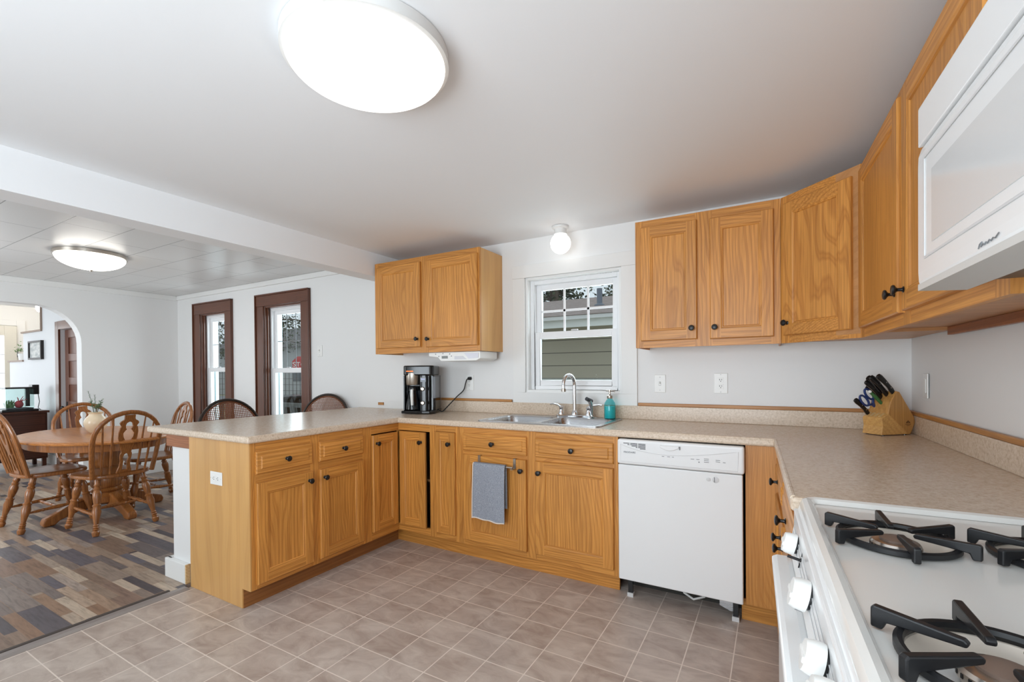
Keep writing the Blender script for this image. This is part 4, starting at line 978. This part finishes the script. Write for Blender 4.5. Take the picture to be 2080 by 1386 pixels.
t = thing('dining_table', 'oval oak pedestal dining table', 'table', (tx, ty, 0))
ell = lambda rx, ry, z, n=72: [(tx+rx*math.cos(2*PI*k/n), ty+ry*math.sin(2*PI*k/n), z) for k in range(n)]
build('tabletop', MB().loft([ell(.77, .48, .688), ell(.795, .505, .692), ell(.80, .51, .70), ell(.80, .51, .708), ell(.788, .498, .716), ell(.78, .49, .718)]), TABLEWOOD, t)
build('apron', MB().loft([ell(.74, .45, .63), ell(.745, .455, .688)], cap=True), CHAIRWOOD, t)
px, py = -5.22, -1.31
build('pedestal', MB().lathe([(.10, .10), (.13, .12), (.14, .17), (.105, .20), (.12, .22), (.098, .24), (.112, .26), (.115, .33), (.098, .36), (.112, .375), (.098, .39), (.112, .405), (.098, .42), (.115, .45), (.115, .56), (.13, .58), (.15, .63)], (px, py, 0), seg=32), CHAIRWOOD, t)
for k in range(4):
    a = PI/2*k+.06; d = V((math.cos(a), math.sin(a), 0)); w = V((-d.y, d.x, 0)); c = V((px, py, 0))
    pr = [(.07, .19), (.07, .08), (.2, .075), (.33, .03), (.36, .0), (.43, .0), (.44, .03), (.425, .065), (.36, .09), (.25, .15), (.13, .2)]
    A = [c+d*r+Z*z+w*.034 for r, z in pr]; B = [c+d*r+Z*z-w*.034 for r, z in pr]; n = len(pr)
    build('foot', MB().add(A+B, [list(range(n)), list(range(n, 2*n))[::-1]]+[(j, (j+1) % n, n+(j+1) % n, n+j) for j in range(n)]), CHAIRWOOD, t, .012, 3)
vz = .7185; vc = V((-5.36, -1.335, vz))
t = thing('vase', 'round cream ceramic vase on the oval table', 'vase', vc)
build('body', MB().lathe([(r*.76, z*.82) for r, z in [(.0, 0), (.058, 0), (.066, .008), (.095, .05), (.112, .10), (.108, .135), (.085, .17), (.066, .19), (.062, .205), (.075, .222), (.072, .224), (.056, .205), (.06, .18), (.0, .12)]], vc, seg=40), CERAM, t)
t = thing('eucalyptus_sprigs', 'green eucalyptus sprigs standing in the cream vase', 'plant', vc+Z*.18)
st = MB(); lf = MB(); rnd = random.Random(3)
for k, (dx, dy, h) in enumerate(((-.075, -.02, .23), (-.045, .01, .19), (.0, -.03, .13), (.04, .02, .11), (.055, -.01, .09), (.025, .03, .14))):
    p = [vc+V((0, 0, .11)), vc+V((dx*.3, dy*.3, .175)), vc+V((dx*.7, dy*.7, .175+h*.5)), vc+V((dx*1.15, dy*1.15, .175+h*.85))]
    st.tube(p, .0018, 5)
    n = 9 if k < 2 else 7
    for j in range(n):
        s = .42+.58*j/(n-1); q = p[1].lerp(p[2], min(1, s/.6)) if s < .6 else p[2].lerp(p[3], (s-.6)/.4)
        for sg in (-1, 1):
            r = (.011 if k < 2 else .02)*(1.2-.5*s); d = V((math.cos(j*2.1+sg), math.sin(j*2.1+sg), .35)).normalized()*sg; d.z = abs(d.z); w = d.cross(Z).normalized()
            lf.add([q, q+d*r+w*r*.55, q+d*r*2, q+d*r-w*r*.55], [(0, 1, 2, 3)])
build('stem', st, LEAF2, t); build('leaves', lf, LEAF, t)

# cane backed chairs pulled up to the peninsula
def make_cane():
    t = thing('cane_chair', 'x', 'chair', (0, 0, 0), 'cane-back chairs at the peninsula')
    R = .265; cz = .765
    C = lambda x, z: V((x, -.19-.22*(z-.5), z))
    pts = [C(R*math.cos(2*PI*k/48), cz+R*math.sin(2*PI*k/48)) for k in range(48)]
    fo = build('back_frame', MB().tube(pts, .0115, 8, closed=True), CANEFR, t)
    build('inner_band', MB().tube([C((R-.018)*math.cos(2*PI*k/48), cz+(R-.018)*math.sin(2*PI*k/48)) for k in range(48)], .007, 6, closed=True), mat('brown_band', (112, 66, 42), .4), fo)
    m = MB(); r = R-.014; s = .0145; n = int(r/s); z0 = cz
    for k in range(-n, n+1):
        q = k*s; h = math.sqrt(max(0, r*r-q*q))
        a, b = C(q, z0-h), C(q, z0+h); m.obox(a, X, (b-a).normalized(), Y, -.0026, .0026, 0, (b-a).length, -.0008, .0008)
        a, b = C(-h, z0+q), C(h, z0+q); m.obox(a, X, V((0, -.215, .977)), Y, 0, 2*h, -.0026, .0026, -.0016, 0)
    build('cane_panel', m, CANE, t)
    build('seat', MB().loft([[(x*k, y*k+.03, z) for x, y in rrect(-.23, .23, -.2, .22, .06)] for k, z in ((.95, .44), (1, .45), (1, .48), (.94, .50))]), mat('seat_fabric', (190, 176, 156), .9), t)
    for sx in (-1, 1):
        build('leg', MB().tube([(sx*.19, .2, 0), (sx*.19, .19, .45)], [.013, .018], 10), CANEFR, t)
        build('leg', MB().tube([(sx*.19, -.2, 0), (sx*.19, -.17, .45), C(sx*.2, .62)], [.013, .018, .014], 10), CANEFR, t)
    return t
cc_ = make_cane(); cc_.location = (-3.55, -.97, 0); cc_.rotation_euler = (0, 0, -PI/2+.1)
cc_['label'] = 'cane-back chair whose round top covers the dining window, over the counter'
dup(cc_, (-3.72, -.37, 0), PI+.25, 'cane-back chair against the bare wall right of the windows')

# ------------------------------------------------------------------ hall beyond the arch
HY = -.69
HW = paint('hall_wall', (214, 216, 218), .45); CREAM = paint('entry_wall', (238, 236, 232), .5)
st_out = [(-6.97, 0), (-6.97, 2.4), (-9.12, 2.4), (-9.12, 1.875), (-9.90, 1.875), (-9.90, 1.452), (-10.53, 1.452), (-10.53, 1.03), (-11.2, 1.03), (-11.2, 0)]
DRX0, DRX1, DRZ = -8.435, -7.70, 1.86
hm = MB()
hm.prism([(-6.97, 0), (-6.97, 2.4), (-9.12, 2.4), (-9.12, 1.875), (-9.90, 1.875), (-9.90, 1.452), (-10.53, 1.452), (-10.53, 1.03), (-11.2, 1.03), (-11.2, 0), (DRX0, 0), (DRX0, DRZ), (DRX1, DRZ), (DRX1, 0)], 'y', HY, HY+.1)
struct('wall_hall', hm, HW, 'hall wall stepped beside the stairs')
cap = MB().box(-9.93, -9.10, HY-.02, HY+.12, 1.875, 1.90).box(-9.12, -9.095, HY-.02, HY+.12, 1.9, 2.4).box(-10.56, -9.88, HY-.02, HY+.12, 1.452, 1.476)
struct('trim_stair_cap', cap, mat('taupe_cap', (150, 130, 116), .45), 'taupe wooden caps on the stepped wall')
struct('wall_entry', MB().box(-11.12, -11.0, -4.6, 2.0, 0, 2.6), CREAM, 'cream entry wall with the front door')
struct('wall_entry_side', MB().box(-11.0, -9.1, .9, 1.0, 0, 2.6), CREAM, 'cream wall behind the stairs')
struct('ceiling_hall', MB().box(-11.2, XL-.14, -4.72, 1.1, 2.4, 2.5), CEIL, 'hall ceiling')
struct('trim_stair_header', MB().box(-9.5, -9.098, -.585, -.2, 2.33, 2.40), DARKWOOD['x'], 'dark wood edge of the stair opening')
r = sroot('door_1', 'old brown panelled door in the hall wall', (-8.0, HY, 0))
c = MB().box(DRX0-.12, DRX0, HY-.022, HY, 0, DRZ+.11).box(DRX1, DRX1+.12, HY-.022, HY, 0, DRZ+.11).box(DRX0, DRX1, HY-.022, HY, DRZ, DRZ+.11, mi=1)
build('casing', c, [DARKWOOD['z'], DARKWOOD['x']], r, .004)
d0, d1, yb = DRX0+.004, DRX1-.004, HY+.045
dm = MB().box(d0, d0+.11, yb, yb+.035, 0, DRZ-.004).box(d1-.11, d1, yb, yb+.035, 0, DRZ-.004)
zs = [(0, .2), (.45, .56), (.79, .89), (1.11, 1.21), (1.43, 1.53), (1.75, DRZ-.004)]
for za, zb in zs: dm.box(d0+.11, d1-.11, yb, yb+.035, za, zb)
dm.box(d0+.1, d1-.1, yb+.015, yb+.024, .1, 1.8)
dd = build('door_leaf', dm, DOORWOOD, r, .004)
build('door_handle', MB().lathe([(.02, 0), (.02, .005), (.008, .01), (.008, .035), (.022, .04), (.026, .055), (.015, .066), (0, .067)], (d0+.055, yb, .80), -Y, 16).box(d0+.03, d0+.08, yb-.003, yb, .74, .88), BLACK, dd)
r = sroot('door_2', 'white entry door with a tall glazed light', (-11, -.9, 0))
build('casing', MB().box(-11.0, -10.98, -.50, -.40, 0, 2.16).box(-11.0, -10.98, -1.52, -1.42, 0, 2.16).box(-11, -10.98, -1.42, -.50, 2.07, 2.16), CREAM, r, .003)
dm = MB().box(-10.998, -10.96, -1.41, -1.28, .01, 2.06).box(-10.998, -10.96, -.65, -.505, .01, 2.06).box(-10.998, -10.96, -1.28, -.65, .01, .35).box(-10.998, -10.96, -1.28, -.65, 1.90, 2.06)
dl = build('door_leaf', dm, paint('door_cream', (226, 220, 206), .4), r, .004)
build('glass', MB().box(-10.985, -10.975, -1.28, -.65, .35, 1.90), mat('lit_door_glass', (240, 244, 246), .2, emit=(240, 246, 255), es=1.5), dl)  # glass glows by emission in place of daylight coming through
gm = MB()
for k in range(1, 5): gm.box(-10.974, -10.966, -1.28, -.65, .35+.31*k-.006, .35+.31*k+.006)
for k in (1, 2): gm.box(-10.974, -10.966, -1.28+.21*k-.006, -1.28+.21*k+.006, .35, 1.90)
build('muntin', gm, GREYP, dl)
build('hinge', MB().box(-10.965, -10.955, -.508, -.492, 1.55, 1.68), GREYTXT, r)
struct('baseboard_hall', MB().box(-9.1, -8.56, HY-.015, HY, 0, .13), WHITE, 'white baseboard in the hall')
t = thing('picture_frame', 'small black framed grey print on the hall wall', 'picture', (-9.3, HY, 1.6))
q0, q1, qz0, qz1 = -9.57, -9.045, 1.472, 1.742
build('frame', MB().box(q0, q0+.03, HY-.035, HY-.001, qz0, qz1).box(q1-.03, q1, HY-.035, HY-.001, qz0, qz1).box(q0+.03, q1-.03, HY-.035, HY-.001, qz0, qz0+.025).box(q0+.03, q1-.03, HY-.035, HY-.001, qz1-.025, qz1), mat('black_frame', (34, 28, 26), .4), t)
pm = mat('pale_print', (196, 198, 196), .5); g = G(pm); g.color(g.ramp(g.noise(g.coord((3, 3, 9)), 2, 3), [(.35, (150, 156, 156)), (.6, (208, 208, 204))]))
build('print', MB().box(q0+.03, q1-.03, HY-.02, HY-.001, qz0+.025, qz1-.025), pm, t)
# dresser
t = thing('dresser', 'dark walnut dresser under the fish tank', 'dresser', (-8.85, -1.2, 0))
wx0, wx1, wy0, wy1 = -9.05, -8.60, -1.75, -.76
build('body', MB().box(wx0, wx1-.02, wy0+.02, wy1-.02, .12, .735), WALNUT, t)
build('top', MB().box(wx0-.01, wx1, wy0, wy1, .735, .765), WALNUT, t, .004)
build('drawer_front', MB().box(wx1-.0195, wx1-.004, wy0+.04, -1.265, .14, .715), WALNUT, t, .003); build('drawer_front', MB().box(wx1-.0195, wx1-.004, -1.255, wy1-.04, .14, .715), WALNUT, t, .003)
for yy in (wy0+.05, wy1-.05):
    for xx in (wx0+.03, wx1-.05): build('leg', MB().box(xx-.02, xx+.02, yy-.02, yy+.02, 0, .12), WALNUT, t)
# fish tank
ax0, ax1, ay0, ay1, az = -8.93, -8.63, -1.165, -.90, .765
t = thing('fish_tank', 'small glass fish tank with black lid on the dresser', 'fish tank', ((ax0+ax1)/2, (ay0+ay1)/2, az))
build('tray', MB().box(ax0-.02, ax1+.015, ay0-.04, ay1+.04, az+.0005, az+.03), BLKPL, t, .006)
gm = MB().box(ax1-.005, ax1, ay0, ay1, az+.031, az+.30).box(ax0, ax0+.005, ay0, ay1, az+.031, az+.30).box(ax0+.005, ax1-.005, ay0, ay0+.005, az+.031, az+.30).box(ax0+.005, ax1-.005, ay1-.005, ay1, az+.031, az+.30)
build('glass', gm, TANKGL, t)
build('lid', MB().box(ax0-.004, ax1+.004, ay0-.004, ay1+.004, az+.3005, az+.322), BLKPL, t, .004)
build('filter', MB().box(ax0+.08, ax1-.08, ay1+.001, ay1+.07, az+.22, az+.35).box(ax0+.1, ax0+.16, ay1-.05, ay1-.006, az+.06, az+.30), BLKPL, t, .006)
build('filter_cord', MB().tube([(ax1-.09, ay1+.06, az+.22), (ax1-.08, ay1+.07, az+.12), (ax1-.06, ay1+.05, az+.04), (ax1-.0, ay1+.06, az+.012)], .004, 6), BLACK, t)
build('gravel', MB().box(ax0+.006, ax1-.006, ay0+.006, ay1-.006, az+.031, az+.045), mat('gravel_grey', (90, 90, 96), .8), t)
t = thing('tank_ornament', 'red round ornament inside the fish tank', 'ornament', (-8.72, -1.03, az+.045))
m = MB().ball((-8.70, -1.03, az+.095), .045, 16, 1.1)
for k in range(6): m.tube([(-8.70, -1.03, az+.12), (-8.70+.03*math.cos(k), -1.0+.045*math.sin(k*1.3), az+.15+.01*k)], [.006, .003], 5)
build('ornament', m, mat('coral_red', (196, 60, 70), .4), t)
t = thing('tank_plant', 'pale green plastic plant inside the fish tank', 'plant', (-8.7, -1.1, az+.045))
m = MB(); rn = random.Random(5)
for k in range(60):
    p = V((-8.72+rn.uniform(-.04, .05), -1.115+rn.uniform(-.035, .04), az+.05)); h = rn.uniform(.02, .09); d = V((rn.uniform(-.02, .02), rn.uniform(-.02, .02), h)); w = V((rn.uniform(-1, 1), rn.uniform(-1, 1), 0)).normalized()*.007
    m.add([p-w*.4, p+w*.4, p+d+w, p+d*1.25, p+d-w], [(0, 1, 2, 3, 4)])
build('leaves', m, mat('tank_green', (120, 160, 110), .5), t)
pc = V((-10.05, -.63, 1.476))
t = thing('potted_plant', 'leafy plant in a white pot on the stepped wall', 'plant', pc)
build('pot', MB().lathe([(.0, 0), (.07, 0), (.085, .10), (.08, .10), (.07, .08), (0, .08)], pc, seg=20), PLASTIC, t)
m = MB()
for k in range(150):
    p = pc+V((rn.gauss(0, .08), rn.gauss(0, .06), .12+abs(rn.gauss(0, .06)))); d = V((rn.uniform(-1, 1), rn.uniform(-1, 1), rn.uniform(-.2, 1))).normalized()*.035; w = d.cross(Z).normalized()*.012
    m.add([p, p+d*.5+w, p+d, p+d*.5-w], [(0, 1, 2, 3)])
build('leaves', m, LEAF, t)

# ------------------------------------------------------------------ outdoors, seen through the windows
GRASS = mat('winter_grass', (150, 146, 112), .9); g = G(GRASS); g.color(g.ramp(g.noise(g.coord(), 3, 5), [(.35, (126, 130, 92)), (.65, (176, 166, 136))]))
struct('ground_yard', MB().box(-60, 25, .2, 70, -.75, -.65), GRASS, 'winter lawn')
struct('road', MB().box(-60, -4, 13, 19, -.6499, -.63), mat('asphalt', (140, 141, 144), .9), 'grey street beyond the yard')
SIDE = mat('tan_siding', (186, 178, 160), .6); g = G(SIDE)
w = g.n('ShaderNodeTexWave', wave_type='BANDS', bands_direction='Z', wave_profile='SAW'); w.inputs['Scale'].default_value = 1.42; g.l(g.coord(), w.inputs['Vector'])
g.color(g.mix((190, 182, 164), (80, 76, 70), g.ramp(w.outputs[1], [(.93, 0.0), (.97, 1.0)]))); g.bump(w.outputs[1], .5, .02)
t = thing('neighbor_house', 'neighbouring house with tan siding and brown shingle roof outside the sink window', 'house', (-2.5, 6, -.65))
build('wall', MB().box(-6.5, 2.5, 4.3, 10, -.65, 2.1), SIDE, t)
build('soffit', MB().box(-6.7, 2.7, 3.7, 4.3, 2.04, 2.06), WHITE, t)
build('fascia', MB().box(-6.7, 2.7, 3.68, 3.71, 1.93, 2.1), mat('white_fascia', (236, 238, 234), .5), t)
build('gutter', MB().box(-6.7, 2.7, 3.6, 3.68, 2.04, 2.11), WHITE, t, .01)
SH = mat('brown_shingles', (150, 134, 128), .9); g = G(SH)
g.color(g.ramp(g.noise(g.coord((3, 14, 14)), 3, 5, .7), [(.3, (112, 98, 94)), (.7, (182, 166, 158))]))
build('roof', MB().prism([(3.58, 2.11), (7.3, 2.97), (11, 2.11), (11, 2.05), (3.7, 2.06)], 'x', -6.8, 2.8), SH, t)
build('vent_pipe', MB().lathe([(.10, -.03), (.10, 0), (.05, .03), (.05, .30), (.0, .30)], (-2.775, 5.0, 2.44), seg=16), mat('pipe_grey', (112, 120, 132), .5), t)
build('basement_trim', MB().box(-6.5, 2.5, 4.27, 4.299, .9, 1.11), mat('white_trim_board', (226, 228, 224), .5), t)
def tree(label, x, y, z, h, r, n, cols, seed, bare=False, low=.3):
    rn = random.Random(seed); t = thing('tree', label, 'tree', (x, y, z))
    tr = MB().tube([(x, y, z), (x+.1, y, z+h*.5), (x, y, z+h)], [r*.09, r*.07, r*.02], 8)
    br = []
    for k in range(26):
        a = rn.uniform(0, 2*PI); hh = h*rn.uniform(low, .98); l = r*rn.uniform(.5, 1)*(1.1-.6*hh/h); e = V((x+l*math.cos(a), y+l*math.sin(a), z+hh+(.25*l if bare else -.05*l))); s = V((x, y, z+hh)); br.append((s, e)); tr.tube([s, s.lerp(e, .5)+Z*.04*l, e], [r*.022, r*.014, r*.006], 5)
    build('trunk', tr, mat('bark', (104, 92, 82), .9) if 'bark' not in bpy.data.materials else bpy.data.materials['bark'], t)
    m = MB()
    for k in range(n):
        s, e = rn.choice(br); p = s.lerp(e, rn.uniform(.25, 1.1))+V((rn.gauss(0, .12*r), rn.gauss(0, .12*r), rn.gauss(0, .08*r))); L_ = rn.uniform(.07, .16)*r*.5
        d = V((rn.uniform(-1, 1), rn.uniform(-1, 1), rn.uniform(-.5, .8))).normalized()*L_; w_ = d.cross(V((rn.uniform(-1, 1), rn.uniform(-1, 1), 1))).normalized()*L_*.3
        m.add([p, p+d*.5+w_, p+d, p+d*.5-w_], [(0, 1, 2, 3)], mi=rn.randrange(len(cols)))
    build('foliage', m, cols, t)
F1 = [mat('needle_green', (96, 108, 82), .8), mat('needle_grey', (122, 128, 108), .8), mat('needle_dark', (62, 74, 58), .8)]
F2 = [mat('twig_tan', (150, 132, 110), .9), mat('twig_green', (110, 116, 84), .9)]
tree('grey green spruce above the neighbour roof, left in the sink window', -8.4, 15.2, -.65, 9, 3.2, 5200, F1, 1)
tree('grey green spruce behind the roof, middle of the sink window', -6.2, 22, -.65, 11.5, 3.6, 5200, F1, 2)
tree('bare tan tree behind the vent pipe', -4.1, 15, -.65, 7.5, 2.2, 1500, F2, 4, True)
tree('dark evergreen seen at the top of the nearer dining window', -19.4, 9.5, -.65, 8, 2.3, 4500, F1, 6, False, .42)
tree('evergreen seen through the corner dining window', -23.2, 8.0, -.65, 8, 2.4, 4500, F1, 8, False, .36)
PB = mat('pale_blue_trim', (206, 222, 224), .5)
for x_, lab in ((-6.25, 'pale blue porch post outside the corner dining window'), (-4.93, 'pale blue porch post outside the nearer dining window')):
    tag(build('porch_post', MB().box(x_+.0, x_+.05, .145, .18, -.65, 2.4), PB, bevel=.004), lab, 'post')
t = thing('deck_rail', 'dark grey slatted deck rail outside the nearer dining window', 'railing', (-6, 1.2, -.65))
DG = mat('rail_grey', (88, 90, 88), .6)
build('rail', MB().box(-8.5, -5.2, 1.18, 1.26, .74, .80).box(-8.5, -5.2, 1.18, 1.26, -.1, -.04), DG, t)
for k in range(14): build('baluster', MB().obox(V((-8.4+.24*k, 1.2, -.04)), V((.9, 0, .1)).normalized(), Z, Y, 0, .12, 0, .78, 0, .03), DG, t)
build('post', MB().box(-8.58, -8.48, 1.17, 1.27, -.65, .95).box(-5.25, -5.15, 1.17, 1.27, -.65, .95), DG, t)
t = thing('wire_fence', 'rusty wire grid fence with a grey post beyond the deck', 'fence', (-9, 3, -.65))
m = MB()
for k in range(46): m.box(-12+.12*k, -12+.12*k+.008, 3, 3.008, -.5, 1.35)
for k in range(15): m.box(-12, -6.5, 3.0, 3.008, -.5+.125*k, -.5+.125*k+.008)
build('wire_mesh', m, mat('wire_brown', (84, 74, 66), .6), t); build('post', MB().box(-8.32, -8.16, 2.95, 3.05, -.65, 1.4).box(-11.2, -11.04, 2.95, 3.05, -.65, 1.4), mat('post_grey', (110, 108, 96), .8), t)
t = thing('rubbish_bin', 'black wheeled bin beside the wire fence', 'bin', (-7.55, 2.0, -.65))
build('body', MB().loft([[(x_, y_, z_) for x_, y_ in rrect(-7.55-w_, -7.55+w_, 2-w_, 2+w_, .05)] for w_, z_ in ((.18, -.60), (.26, .78))]), BLKPL, t); build('lid', MB().box(-7.83, -7.27, 1.72, 2.3, .785, .85), BLKPL, t, .02)
for sx in (-.16, .16): build('wheel', MB().lathe([(.09, 0), (.09, .04), (0, .04)], (-7.55+sx, 2.2, -.56), X, 16), BLACK, t)
t = thing('stop_sign', 'red octagonal stop sign by the street', 'sign', (-16.8, 9, -.65))
oc = [(.36*math.cos(PI/8+PI/4*k), .36*math.sin(PI/8+PI/4*k)) for k in range(8)]
sv = V((.82, -.57, 0)); su = V((.57, .82, 0))
build('post', MB().lathe([(.03, 0), (.03, 2.3), (0, 2.3)], (-16.82, 9.03, -.65), seg=8), STEEL, t)
build('plate', MB().flat(oc, [], fr((-16.8, 9, 1.6), su, Z, sv), .01), mat('stop_red', (196, 44, 44), .5), t)
build('lettering', MB().text('STOP', .27, fr(V((-16.8, 9, 1.6))+sv*.0065, su, Z, sv)), mat('stop_white', (236, 236, 236), .5), t)
t = thing('grey_house', 'grey house across the street seen through the nearer dining window', 'house', (-38, 22, -.65))
build('wall', MB().box(-46, -30, 21, 27, -.65, 3.4), mat('house_grey', (168, 170, 170), .7), t)
build('roof', MB().prism([(20.4, 3.4), (24, 5.4), (27.6, 3.4)], 'x', -46.5, -29.5), mat('roof_grey', (98, 96, 96), .9), t)
for k in range(3): wf = build('window', MB().box(-44.5+5*k, -42.5+5*k, 20.95, 20.999, .6, 2.2), mat('dark_pane', (70, 76, 82), .2) if k == 0 else bpy.data.materials['dark_pane'], t)
